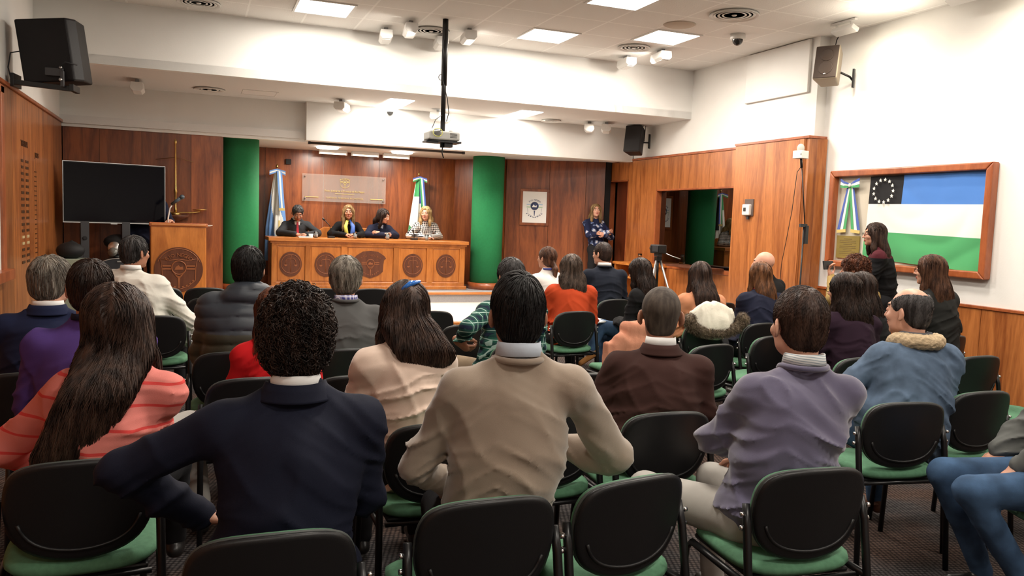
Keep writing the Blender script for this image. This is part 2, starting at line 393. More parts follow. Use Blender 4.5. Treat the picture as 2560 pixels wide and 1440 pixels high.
# door (standing open into the dark corridor)
dj = MB(); dj.box2((XR+.0, 11.58, .4), (XR+.14, 11.60, 2.29)); dj.box2((XR, 12.26, .4), (XR+.14, 12.28, 2.29)); dj.box2((XR, 11.58, 2.27), (XR+.14, 12.28, 2.29))
dj = struct(dj.build('door_1', WD_RED))
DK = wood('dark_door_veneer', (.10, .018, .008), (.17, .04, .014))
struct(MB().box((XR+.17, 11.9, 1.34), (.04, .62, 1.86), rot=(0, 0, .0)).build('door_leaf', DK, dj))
# right wall, front part (X = XW)
wf = struct(MB().box2((XW, YN, 0), (XW+.15, 7.42, ZC)).build('wall_right', PLAST))
struct(panels(MB(), (XW, 7.32), (XW, YN), .02, .9, [1.05], nrm=-1, seed=21).build('panelling', WD_SIDE, wf))
struct(MB().box2((XW-.03, YN, .9), (XW+.01, 7.32, .93)).build('dado_rail', WD_RED, wf, bevel=.005))
# ceilings
ct = MB(); ct.box2((XL-.1, YN, ZC), (7.0, 9.9, ZC+.1))
cm = mat('ceiling_tiles', (.70, .69, .66), .9, spec=.2); nt = cm.node_tree; b = nt.nodes['Principled BSDF']
tc = node(nt, 'ShaderNodeTexCoord'); sx = node(nt, 'ShaderNodeSeparateXYZ'); nt.links.new(tc.outputs['Object'], sx.inputs[0])
def mth(op, a, c=None):
    n = node(nt, 'ShaderNodeMath', operation=op)
    for i, v in enumerate((a, c)):
        if v is None: continue
        if isinstance(v, (int, float)): n.inputs[i].default_value = v
        else: nt.links.new(v, n.inputs[i])
    return n.outputs[0]
TX0, TY0, TS = 3.63, 8.66, .615
def gridline(o, off): 
    fr_ = mth('FRACT', mth('DIVIDE', mth('SUBTRACT', o, off-100*TS), TS)); return mth('GREATER_THAN', mth('ABSOLUTE', mth('SUBTRACT', fr_, .5)), .482)
g = mth('MAXIMUM', gridline(sx.outputs[0], TX0), gridline(sx.outputs[1], TY0))
mx = node(nt, 'ShaderNodeMix', data_type='RGBA'); mx.inputs[6].default_value = (.80, .785, .755, 1); mx.inputs[7].default_value = (.92, .91, .88, 1)
nt.links.new(g, mx.inputs[0]); nt.links.new(mx.outputs[2], b.inputs['Base Color'])
nz = node(nt, 'ShaderNodeTexNoise'); nz.inputs['Scale'].default_value = 90; nt.links.new(tc.outputs['Object'], nz.inputs['Vector'])
ad = mth('ADD', mth('MULTIPLY', g, 3), nz.outputs[0])
bp = node(nt, 'ShaderNodeBump'); bp.inputs['Distance'].default_value = .003; nt.links.new(ad, bp.inputs['Height']); nt.links.new(bp.outputs[0], b.inputs['Normal'])
struct(ct.build('ceiling', cm))
struct(MB().box2((XL-.1, 9.9, ZM), (6.9, 11.7, ZM+.1)).build('ceiling', PLASTC))
struct(MB().box2((XL-.1, 11.62, ZS), (6.9, YB+.1, ZS+.1)).build('ceiling', PLASTC))
struct(MB().box2((XL-.1, 9.9, ZM), (6.9, 10.0, ZC+.1)).build('wall_upper', PLAST))
bk = MB(); bk.box2((XL-.1, 11.66, 2.56), (1.5, 11.76, ZM)); bk.box2((1.45, 11.48, 2.575), (6.62, 11.66, ZM))
struct(bk.build('wall_lower', PLAST))
# rear wall with veneer facets
wb = struct(MB().box2((XL-.1, YB, 0), (6.9, YB+.15, ZS+.1)).build('wall_back', PLAST))
pn = MB()
panels(pn, (XL, 11.72), (.36, 11.72), .24, 2.565, [.42, .5, .6, .40], nrm=-1, seed=41)
panels(pn, (.36, 11.74), (.36, YB), .24, 2.6, [.9], nrm=-1, seed=42)
panels(pn, (.36, YB), (4.3, YB), .4, 2.6, [.72, .93, .93, .9, .5], nrm=-1, seed=43)
panels(pn, (4.3, YB), (4.98, 12.88), .4, 2.6, [.4, .6], nrm=-1, seed=44)
panels(pn, (4.98, 12.88), (6.5, 12.16), .4, 2.6, [.74, .62, .3], nrm=-1, seed=45)
pn.box2((XL, 11.72, .24), (.36, 11.74, 2.56), tone=.3)
struct(pn.build('panelling', WD_WALL, wb))
bb = MB(); bb.box2((XL, 11.66, .24), (.37, 11.72, .40)); bb.box2((.36, YB-.04, .4), (4.3, YB-.018, .53))
d_ = (Vector((6.5, 12.16, 0))-Vector((4.98, 12.88, 0))); bb.box((5.74, 12.50, .465), (d_.length, .03, .13), rot=(0, 0, atan2(d_.y, d_.x)))
struct(bb.build('baseboard_back', WD_RED, None, bevel=.004))
struct(MB().box2((6.5, 12.14, .4), (6.6, 12.30, 2.6)).build('dark_gap_strip', BLACK))  # black strip stands in for the shaded gap beside the door jamb
# round columns wrapped in green
for i, (x, y, z0) in enumerate(((.63, 12.38, .4), (4.58, 12.68, .4))):
    c = struct(MB().lathe([(.265, z0+.11), (.265, ZS)], n=48).build('column', GREENC, loc=(x, y, 0)))
    struct(MB().lathe([(.30, z0), (.30, z0+.11)], n=48).build('column_base', WD_RED, c))
# white board over a duct on the right wall
tag(MB().box2((6.60, 7.52, 3.165), (6.64, 8.66, 3.77)).build('wall_cover_panel', PLAST, bevel=.006), 'white rectangular cover board high on the right wall, behind the hanging loudspeaker', 'panel')
# far-left wall board with a wooden sill
wbd = struct(MB().box2((XL-.02, 6.7, .99), (XL+.012, 8.02, 2.5)).build('window_2', mat('pale_blind', (.62, .63, .6), .6)))
fb = MB(); fb.box2((XL-.02, 8.02, .93), (XL+.035, 8.14, 2.56)); fb.box2((XL-.02, 6.6, 2.5), (XL+.035, 8.14, 2.57)); fb.box2((XL-.02, 6.6, .90), (XL+.09, 8.17, .99))
struct(fb.build('window_frame', WD_RED, wbd, bevel=.004))

# ================================================================ ceiling fittings
def light_panel(x, y, z, p, label):
    t = thing('ceiling_light', label, 'ceiling light', (x, y, z), group=None)
    fr_ = MB()
    for a, b_ in (((-.305, -.305, -.012), (.305, -.28, .0)), ((-.305, .28, -.012), (.305, .305, 0)), ((-.305, -.28, -.012), (-.28, .28, 0)), ((.28, -.28, -.012), (.305, .28, 0))): fr_.box2(a, b_)
    fr_.build('frame', WHITEP, t)
    MB().box2((-.28, -.28, -.008), (.28, .28, -.001)).build('diffuser', PANEL_E, t)
    l = area('panel_light', (0, 0, -.02), .55, p, parent=t); l.name = 'lamp_light'; return t
LB = ['square lit ceiling panel above the left end of the long white beam', 'square lit ceiling panel midway, between projector pole and dome camera', 'square lit ceiling panel nearest the dome camera', 'square lit ceiling panel cut by the top edge of the picture']
for i, (x, y, z, p) in enumerate(CEIL_LIGHTS):
    light_panel(x, y, z, p, LB[i] if i < 4 else 'square lit ceiling panel added over the audience, out of view (%s of the room)' % ['left side', 'right side', 'near left', 'near middle', 'rear left', 'rear right', 'rear corner'][i-4])
for i, (x, y, z, p) in enumerate(MID_LIGHTS):
    t = thing('ceiling_light', ['oblong lit recess light beside the dome camera under the white beam', 'oblong lit recess light right of the projector, under the white beam'][i], 'ceiling light', (x, y, z))
    MB().prism([(-.16, -.5), (.16, -.5), (.16, .42), (.10, .48), (-.10, .48), (-.16, .42)], 'z', -.008, .0).build('diffuser', PANEL_E, t)
    a = area('lamp_light', (0, 0, -.02), .3, p, parent=t, sy=.9)
for i, x in enumerate((1.93, 3.11)):
    t = thing('ceiling_light', ['round lit downlight left above the bench of four people', 'round lit downlight right above the bench of four people'][i], 'ceiling light', (x, 12.72, ZS))
    MB().lathe([(.16, -.03), (.17, -.015), (.17, 0)], n=32).build('diffuser', PANEL_E, t)
    area('lamp_light', (0, 0, -.04), .3, 26, parent=t)
for i, x in enumerate((2.10, 2.62, 3.14)):
    t = thing('strip_light', ['leftmost', 'middle', 'rightmost'][i]+' of three white strip lamps hung over the bench', 'strip light', (x, 13.25, ZS))
    MB().box((0, 0, -.025), (.44, .06, .05)).build('housing', WHITEP, t, bevel=.006)
    MB().tube([(-.21, 0, -.062), (.21, 0, -.062)], .013, 10).build('tube', emis('warm_tube', (1, .9, .7), 2.2), t)
    e_ = MB()
    for s in (-1, 1): e_.box((s*.215, 0, -.05), (.02, .05, .06))
    e_.build('end_cap', WHITEP, t)
def diffuser(x, y, z, r, label, flat=False):
    t = thing('air_vent', label, 'air vent', (x, y, z)); mb = MB(); k = r
    while k > .04: 
        mb.lathe([(k-.018, -.012 if not flat else -.006), (k, -.022*(k/r)-.004), (k+.006, -.02*(k/r)), (k-.01, -.002)], n=36); k -= .042
    mb.lathe([(.02, -.02), (.03, -.01)], n=16); mb.build('rings', WHITEP, t)
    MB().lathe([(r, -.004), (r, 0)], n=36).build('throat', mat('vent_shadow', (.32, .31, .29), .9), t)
diffuser(.05, 9.45, ZC, .22, 'round ringed air vent at the top left, above the black loudspeaker')
diffuser(2.62, 9.42, ZC, .22, 'round ringed air vent behind the projector pole')
diffuser(5.22, 7.10, ZC, .25, 'round ringed air vent above the dome camera, largest of the vents')
diffuser(5.12, 8.98, ZC, .20, 'round ringed air vent touching the light panel near two white washers')
diffuser(.19, 11.08, ZM, .19, 'flat round air vent under the beam at the left')
diffuser(5.04, 11.24, ZM, .15, 'flat round air vent under the beam at the right')
tag(MB().lathe([(.16, -.01), (.18, 0)], n=36).build('ceiling_disc', mat('beige_disc', (.5, .42, .34), .8), loc=(4.98, 7.75, ZC)), 'flat beige round cover beside the lit panel near the dome camera', 'cover')
ah = thing('access_hatch', 'square access hatch in the low ceiling left of the beam', 'hatch', (.80, 11.06, ZM))
hb = MB()
for a, b_ in (((-.2, -.22, -.006), (.2, -.2, 0)), ((-.2, .2, -.006), (.2, .22, 0)), ((-.22, -.22, -.006), (-.2, .22, 0)), ((.2, -.22, -.006), (.22, .22, 0))): hb.box2(a, b_)
hb.build('frame', WHITEP, ah); MB().box2((-.2, -.2, -.003), (.2, .2, 0)).build('lid', PLASTC, ah)
def washer(x, y, z, rz, label, tilt=.35):
    t = thing('wall_washer_lamp', label, 'lamp', (x, y, z), rz); t.scale = (1.5, 1.35, 1.25)
    MB().prism([(-.05, -.03), (-.03, -.055), (.03, -.055), (.05, -.03), (.045, .03), (-.045, .03)], 'y', -.13, .13).build('housing', WHITEP, t, bevel=.004).location = (0, 0, -.065)
    MB().box((0, 0, -.018), (.03, .10, .036)).build('bracket', GREYP, t)
    MB().box((0, 0, -.122), (.06, .2, .004)).build('lens', mat('frosted_lens', (.8, .8, .78), .3), t)
    return t
W_ = [(2.30, 9.15, ZC, -.15, 'white box lamp left of the projector pole, the higher of two'), (2.12, 9.62, ZC, -.15, 'white box lamp left of the projector pole, the lower of two near the beam'),
      (3.0, 9.15, ZC, -.15, 'white box lamp right of the projector pole, the higher one'), (2.80, 9.62, ZC, -.15, 'white box lamp half hidden behind the projector pole'),
      (5.50, 8.95, ZC, -.15, 'white box lamp beside the right light panel, nearer the dome camera'), (5.32, 9.5, ZC, -.15, 'white box lamp beside the right light panel, nearer the beam'),
      (-.63, 10.87, ZM, 0, 'small white box lamp under the beam, farthest left'), (1.86, 11.05, ZM, -.4, 'white box lamp under the beam, left of the small dome camera'),
      (3.28, 11.2, ZM, -.8, 'white box lamp under the beam, just behind the projector pole'), (5.62, 11.1, ZM, -.5, 'white box lamp under the beam, near the right corner, left of a pair'), (5.86, 11.0, ZM, -.5, 'white box lamp under the beam, near the right corner, right of a pair')]
for a in W_: washer(*a)
# the lamps wash the beam faces
spot('washer_light', (2.3, 9.0, 3.62), (1.4, 9.9, 3.35), 26, 150, 1)
spot('washer_light', (3.0, 9.0, 3.62), (3.3, 9.9, 3.3), 30, 150, 1)
spot('washer_light', (5.4, 9.0, 3.62), (5.3, 9.9, 3.3), 14, 150, 1)
spot('washer_light', (1.9, 10.9, 2.97), (2.1, 11.5, 2.75), 9, 150, 1)
spot('washer_light', (3.35, 10.9, 2.97), (3.5, 11.5, 2.75), 12, 150, 1)
spot('washer_light', (5.6, 10.9, 2.97), (5.6, 11.5, 2.75), 6, 150, 1)
# track spots along the right wall
for i, (x, y, lb) in enumerate(((6.35, 6.75, 'white track lamp high on the right, above the framed flag'), (6.35, 5.35, 'white track lamp at the top right corner, nearer the camera'), (6.3, 7.6, 'white track lamp stub at the top edge of the ceiling'), )):
    if i == 2: x, y = 5.6, 5.2
    t = thing('track_lamp', lb, 'lamp', (x, y, ZC))
    MB().box((0, 0, -.02), (.04, .34, .02)).build('track', WHITEP, t)
    hb = MB()
    for s in (-.1, .1): hb.box((0, s, -.045), (.015, .015, .06))
    hb.build('hanger', WHITEP, t)
    MB().box((.02, 0, -.10), (.10, .30, .05), rot=(0, .4, 0)).build('housing', WHITEP, t, bevel=.008)
for y in (1.2, 3.2, 4.9, 6.5): spot('track_light', (6.15, y, 3.6), (6.78, y, 2.7), 30, 150, 1, color=(1, .88, .70))
for y in (2.2, 4.2, 6.1): spot('track_uplight', (6.2, y, 3.35), (6.2, y-.001, 3.9), 14, 165, 1, color=(1, .90, .74), radius=.1)
# dome cameras
def dome(x, y, z, r, label):
    t = thing('dome_camera', label, 'security camera', (x, y, z))
    MB().lathe([(r, 0), (r, -.05), (r*.93, -.06)][::-1], n=28).build('mount', WHITEP, t)
    MB().ball((0, 0, -.06), (r*.72, r*.72, r*.8), 20).build('dome', mat('smoked_dome', (.02, .02, .02), .08), t)
dome(5.80, 7.80, ZC, .085, 'white dome camera on the tiled ceiling, above the cover board')
dome(2.60, 11.42, ZM, .07, 'small white dome camera beside the oblong light, left of the projector')
# projector on its pole
t = thing('projector_mount', 'tall black pole hanging from the ceiling with projector tray', 'pole', (2.62, 8.83, 0))
MB().tube([(0, 0, ZC), (0, 0, 2.36)], .027, 14).build('pole', BLACKM, t); MB().tube([(0, 0, ZC), (0, 0, 3.05)], .033, 14).build('sleeve', BLACKM, t)
MB().tube([(-.015, -.04, ZC-.05), (-.04, -.045, 3.4), (-.03, -.05, 3.1), (.03, -.05, 2.9), (.055, -.04, 2.75), (.03, -.04, 2.65)], .005, 6).build('cable', BLACK, t)
MB().tube([(-.05+.025*cos(a), -.04, 3.13+.03*sin(a)) for a in np.linspace(0, 2*pi, 12)], .004, 5).build('cable_loop', BLACK, t)
MB().tube([(-.02, -.03, 2.72), (-.1, -.05, 2.66), (-.14, -.05, 2.56)], .004, 6).build('cable', BLACK, t)
MB().tube([(0, -.02, 2.4), (-.01, -.03, 2.3), (.01, -.03, 2.24)], .007, 6).build('cable_end', BLACK, t)
MB().box((0, .02, 2.42), (.40, .22, .02)).box((-.14, -.08, 2.41), (.14, .02, .03)).box((.06, 0, 2.39), (.1, .1, .05)).build('tray', BLACKM, t, bevel=.004)
t2 = thing('projector', 'grey projector strapped on the tray of the black ceiling pole', 'projector', (2.62, 8.86, 2.43))
MB().box((0, .0, .055), (.36, .26, .10)).build('body', mat('projector_grey', (.38, .38, .36), .45), t2, bevel=.02, seg=3)
MB().lathe([(.035, 0), (.035, .04), (.028, .045)], n=20, M=Matrix.Rotation(-pi/2, 3, 'X')).build('lens', BLACK, t2, loc=(.1, .13, .06))
MB().tube([(-.09+.055*cos(a), -.145, .085+.045*sin(a)) for a in np.linspace(0, 2*pi, 18)], .004, 6, closed=True).build('yellow_cable', mat('yellow_cable', (.6, .6, .12), .5), t2)
vb = MB()
for k in range(5): vb.box((-.09, -.133, .055+.014*k), (.07, .006, .006))
for k in range(4): vb.box((.10, -.132, .04+.014*k), (.08, .006, .004))
vb.build('vent_slots', BLACK, t2); MB().ball((.12, 0, .105), (.05, .07, .03), 16).build('focus_housing', WHITEP, t2)
# roller bar of the projection screen
t = thing('projection_screen', 'thin grey roller screen bar under the white box over the bench', 'screen', (2.7, 11.85, ZS))
MB().tube([(-1.15, 0, -.03), (1.15, 0, -.03)], .018, 10).build('roller', mat('roller_bar', (.06, .05, .045), .5), t)
eb = MB()
for s in (-1, 1): eb.box((s*1.16, 0, -.025), (.03, .05, .05))
eb.build('bracket', DGREY, t)
# loudspeakers
def pa_speaker(loc, rz, tilt, size, label, body, grille, drum):
    t = thing('loudspeaker', label, 'loudspeaker', loc, rz); w_, d_, h_ = size
    R = Matrix.Rotation(tilt, 3, 'X')
    MB().prism([(-w_/2, -d_/2), (w_/2, -d_/2), (w_*.38, d_/2), (-w_*.38, d_/2)], 'z', -h_/2, h_/2).build('cabinet', body, t, bevel=.02, seg=3).rotation_euler = (tilt, 0, 0)
    g = MB().box((0, -d_/2-.004, 0), (w_*.92, .01, h_*.94)); g.build('grille', grille, t, bevel=.004).rotation_euler = (tilt, 0, 0)
    if drum:
        r_ = MB()
        r_.lathe([(w_*.27, 0), (w_*.25, .006), (w_*.23, .004)], n=28, M=Matrix.Rotation(pi/2, 3, 'X'), c=(0, -d_/2-.008, h_*.2))
        r_.lathe([(w_*.30, 0), (w_*.28, .006), (w_*.26, .004)], n=28, M=Matrix.Rotation(pi/2, 3, 'X'), c=(0, -d_/2-.008, -h_*.18))
        r_.build('cone', grille, t).rotation_euler = (tilt, 0, 0)
        MB().lathe([(.012, 0), (.012, .006)], n=14, M=Matrix.Rotation(pi/2, 3, 'X'), c=(0, -d_/2-.01, -h_*.36)).build('badge', CHROME, t).rotation_euler = (tilt, 0, 0)
    return t
GR = mat('grille_brown', (.045, .028, .02), .55, bump=(500, .001)); GRB = mat('grille_black', (.008, .007, .008), .6, bump=(500, .001))
t = pa_speaker((6.44, 7.02, 3.36), radians(-58), -.22, (.26, .24, .38), 'medium loudspeaker with brown front high on the right wall, beside the white cover board', mat('speaker_tan', (.36, .30, .22), .5), GR, True)
MB().tube([(.10, .10, -.06), (.18, .17, -.1), (.21, .18, -.14)], .012, 8).build('wall_bracket', BLACKM, t); MB().tube([(.02, .1, .2), (.03, .12, .3), (.07, .14, .40)], .006, 6).build('cable', BLACK, t)
MB().box((.22, .17, -.12), (.02, .05, .2)).build('bracket_plate', BLACKM, t)
t = pa_speaker((6.36, 10.98, 2.86), radians(-50), -.2, (.27, .25, .42), 'black loudspeaker in the right corner under the low ceiling', mat('speaker_black', (.012, .01, .012), .5), GRB, False)
MB().tube([(.10, .1, -.02), (.17, .14, -.02)], .012, 8).build('wall_bracket', BLACKM, t); MB().tube([(.05, .1, .2), (.12, .12, .26), (.1, .14, .0)], .005, 6).build('cable', BLACK, t)
MB().box((.18, .15, 0), (.02, .05, .22)).build('bracket_plate', BLACKM, t)
t = thing('loudspeaker', 'large black loudspeaker on a wall arm at the upper left', 'loudspeaker', (-1.20, 8.62, 2.96), radians(-8))
vn = mat('black_vinyl', (.005, .004, .005), .5, bump=(300, .0006), spec=.25)
cb_ = MB().prism([(-.235, -.20), (.185, -.20), (.245, -.10), (.245, .2), (-.2, .2)], 'z', -.28, .28).build('cabinet', vn, t, bevel=.018, seg=3); cb_.rotation_euler = (.05, -.12, 0)
MB().box((.06, -.215, -.20), (.15, .02, .07)).box((.13, -.23, -.26), (.03, .03, .14)).build('handle_plate', DGREY, t, bevel=.004)
kb = MB(); kb.lathe([(.012, 0), (.012, .012)], n=12, M=Matrix.Rotation(pi/2, 3, 'X'), c=(.12, -.235, -.16)); kb.lathe([(.014, 0), (.014, .012)], n=12, M=Matrix.Rotation(pi/2, 3, 'X'), c=(.12, -.245, -.27)); kb.build('bolt', STEEL, t)
MB().box((-.03, -.18, -.325), (.50, .035, .045), rot=(0, .06, 0)).box((-.29, -.1, -.29), (.03, .20, .12)).box((.20, -.12, -.33), (.04, .2, .06)).build('wall_arm', BLACKM, t, bevel=.003)
MB().tube([(-.30, -.18, -.30), (-.33, -.16, -.18), (-.31, -.16, -.05), (-.25, -.1, -.02)], .006, 6).build('cable', BLACK, t)
MB().tube([(.24, -.18, -.12), (.16, -.25, -.11), (.10, -.24, -.17)], .006, 6).build('cable', BLACK, t)

# ================================================================ relief emblem helper (x right, z up, facing -y)
def ring(mb, cx, cz, r, th, y, mi=0, a0=0, a1=360, n=28, sx=1):
    P = [(cx+r*sx*cos(radians(a)), y, cz+r*sin(radians(a))) for a in np.linspace(a0, a1, n)]
    mb.tube(P[:-1] if a1-a0 == 360 else P, th, 6, mi, closed=(a1-a0 == 360))
def emblem(mb, cx, cz, s, y, mi=0, outline=True):
    """provincial crest: ring with a map, two bands, a torch below, shield edge"""
    ring(mb, cx, cz+.10*s, .24*s, .022*s, y, mi)
    mb.prism([(cx-.15*s, cz+.02*s), (cx-.10*s, cz+.13*s), (cx-.01*s, cz+.19*s), (cx+.05*s, cz+.12*s), (cx+.13*s, cz+.14*s), (cx+.15*s, cz+.03*s)], 'y', y-.01*s, y+.01*s, mi)
    for sg in (-1, 1):
        for dz in (.16, .06): mb.box((cx+sg*.40*s, y, cz+dz*s), (.28*s, .02*s, .05*s), mi=mi)
        mb.prism([(cx+sg*.22*s, cz-.05*s), (cx+sg*.17*s, cz-.10*s), (cx+sg*.02*s, cz-.30*s), (cx+sg*.03*s, cz-.20*s)][::sg], 'y', y-.01*s, y+.01*s, mi)
    mb.prism([(cx-.05*s, cz-.2*s), (cx+.05*s, cz-.2*s), (cx+.012*s, cz-.62*s), (cx-.012*s, cz-.62*s)], 'y', y-.01*s, y+.01*s, mi)
    if outline:
        P = [(-.62, .42), (-.3, .36), (0, .4), (.3, .36), (.62, .42), (.56, .1), (.55, -.35), (.3, -.58), (0, -.68), (-.3, -.58), (-.55, -.35), (-.56, .1)]
        mb.tube([(cx+a*s, y, cz+b_*s) for a, b_ in P], .014*s, 5, mi, closed=True)
    for a in range(9):                      # worn small characters round the foot
        th = radians(-90+(a-4)*13); mb.box((cx+.60*s*cos(th), y, cz+.60*s*sin(th)), (.06*s, .015*s, .05*s), rot=(0, -(th+pi/2), 0), mi=mi)
def scales(mb, cx, cz, s, y, mi=0):
    ring(mb, cx, cz, s, .035*s, y, mi, n=40)
    mb.tube([(cx, y, cz-.86*s), (cx, y, cz+.8*s)], .04*s, 6, mi)
    for sg in (-1, 1):
        mb.tube([(cx, y, cz+.50*s), (cx+sg*.35*s, y, cz+.52*s), (cx+sg*.5*s, y, cz+.38*s), (cx+sg*.52*s, y, cz-.02*s)], .032*s, 6, mi)
        mb.prism([(cx+sg*.52*s+a*.17*s, cz-.08*s+b_*s) for a, b_ in ((-1, 0), (1, 0), (.8, -.10), (.3, -.17), (-.3, -.17), (-.8, -.10))], 'y', y-.03*s, y+.02*s, mi)
    mb.ball((cx, y, cz+.86*s), .07*s, 8, mi)

# ================================================================ bench on the stage
dk = thing('judges_bench', 'long orange wooden bench with five carved front panels on the stage', 'bench', (0, 12.5, .4))
tp = MB().box2((1.04, -.07, .735), (4.19, .62, .79)); tp.build('bench_top', WD_DESKH, dk, bevel=.008)
fr = MB()
fr.box2((1.09, 0, .0), (4.15, .04, .115)); fr.box2((1.06, -.025, 0), (4.18, .05, .06)); fr.box2((1.09, 0, .665), (4.15, .04, .735)); fr.box2((1.07, -.02, .705), (4.17, .05, .74))
ST = [(1.09, 1.16), (1.585, 1.66), (2.13, 2.22), (2.955, 3.045), (3.50, 3.60), (4.055, 4.15)]
for a, b_ in ST: fr.box2((a, 0, .1), (b_, .04, .68), tone=random.random())
fr.box2((1.09, .04, 0), (1.13, .6, .735)); fr.box2((4.11, .04, 0), (4.15, .6, .735))
fr.build('bench_frame', WD_DESK, dk, bevel=.006)
for i in range(5):
    a, b_ = ST[i][1], ST[i+1][0]; cx = (a+b_)/2
    p = MB().box2((a, .022, .11), (b_, .034, .67), tone=.4+.1*i); p.box2((a+.02, .012, .13), (b_-.02, .024, .65), tone=.5)
    p = p.build('front_panel', WD_DESK, dk, bevel=.004)
    md = MB()
    if i != 2:
        md.lathe([(.165, 0), (.165, .014)], n=36, M=Matrix.Diagonal((1, 1, 1)) @ Matrix.Rotation(pi/2, 3, 'X') @ Matrix.Diagonal((1, 1.14, 1)), c=(cx, .014, .385), smooth=False)
        scales(md, cx, .39, .142, -.003, 1)
    else:
        P = [(-.25, .10), (-.22, .14), (-.12, .205), (0, .22), (.12, .205), (.22, .14), (.25, .10), (.215, .075), (.205, -.02), (.2, -.11), (.12, -.17), (0, -.215), (-.12, -.17), (-.2, -.11), (-.205, -.02), (-.215, .075)]
        md.prism([(cx+x, .39+z) for x, z in P], 'y', .0, .014)
        emblem(md, cx, .385, .26, -.003, 1, outline=False)
    me_ = md.build('medallion', [WD_DARK, WD_LINE], p)
    if i == 2: text_mesh('RIO NEGRO', .045, 'lettering', WD_LINE, me_, face_matrix((cx, -.004, .39-.12)), arc=(.255, 1, 72), extrude=.003)
# chairs behind the bench
def judge_chair(x, y, label):
    t = thing('bench_chair', label, 'chair', (x, y, .4))
    MB().box((0, 0, .43), (.46, .44, .05)).build('seat', WD_DESKH, t, bevel=.01)
    MB().prism([(-.22, .0), (.22, .0), (.22, .46), (.12, .53), (-.12, .53), (-.22, .46)], 'y', .14, .17).build('backrest', WD_DESK, t, bevel=.008).location = (0, 0, .42)
    for sx_ in (-1, 1):
        for sy_ in (-1, 1): MB().box((sx_*.2, sy_*.18, .2), (.04, .04, .4)).build('leg', WD_DESK, t)
for x, lb in ((1.52, 'wooden high-back chair of the man in the grey suit, at the left of the bench'), (2.10, 'wooden high-back chair left of the long-haired woman at the bench'), (2.72, 'wooden high-back chair beside the dark-haired woman at the bench'), (3.62, 'wooden high-back chair of the blonde woman in checks at the bench')): judge_chair(x, 13.18, lb)
# things on the bench
GLASS = bpy.data.materials.new('clear_glass'); GLASS.use_nodes = True
b = GLASS.node_tree.nodes['Principled BSDF']; b.inputs['Transmission Weight'].default_value = 1; b.inputs['Roughness'].default_value = .03; b.inputs['IOR'].default_value = 1.45
def tumbler(loc, label, r=.034, h=.095):
    t = thing('glass_tumbler', label, 'glass', loc, group=None)
    MB().lathe([(r*.8, 0), (r, h), (r-.003, h), (r*.8-.003, .008)], n=20).build('glass', GLASS, t)
    MB().lathe([(r*.76, .009), (r*.88, h*.55)], n=20).build('water', mat('water', (.55, .57, .58), .05), t)
    return t
for x, y, lb in ((1.76, 12.62, 'glass of water in front of the man in the grey suit'), (2.36, 12.60, 'glass of water in front of the long-haired woman with a blue scarf'), (2.87, 12.58, 'glass of water in front of the dark-haired woman looking aside'), (3.52, 12.6, 'glass of water in front of the blonde woman in checks')): tumbler((x, y, 1.19), lb)
t = thing('cup', 'small white cup beside the glass of the man in the grey suit', 'cup', (1.68, 12.6, 1.19)); MB().lathe([(.028, 0), (.036, .06), (.033, .06), (.02, .008)], n=20).build('bowl', PAPER, t)
def desk_mic(x, y, label, lean, h=.28):
    t = thing('microphone', label, 'microphone', (x, y, 1.19))
    MB().box((0, 0, .015), (.10, .12, .03)).build('base', BLACKP, t, bevel=.006)
    P = [(0, 0, .03), (0, 0, .1), (lean*.25, -.01, h*.7), (lean, -.02, h)]; MB().tube(P, .006, 8).build('gooseneck', BLACKM, t)
    d = Vector((lean*.6, -.01, .05)).normalized(); MB().tube([Vector(P[-1]), Vector(P[-1])+d*.05], [.013, .015], 10).build('capsule', BLACKP, t)
desk_mic(2.01, 12.75, 'thin gooseneck microphone between the man in the suit and the long-haired woman', -.10, .27)
desk_mic(3.34, 12.72, 'short desk microphone between the dark-haired and the blonde woman', -.02, .12)
tag(MB().box((1.60, 12.68, 1.196), (.21, .28, .012)).build('paper_stack', PAPER), 'sheets of paper under the hands of the man in the grey suit', 'paper')
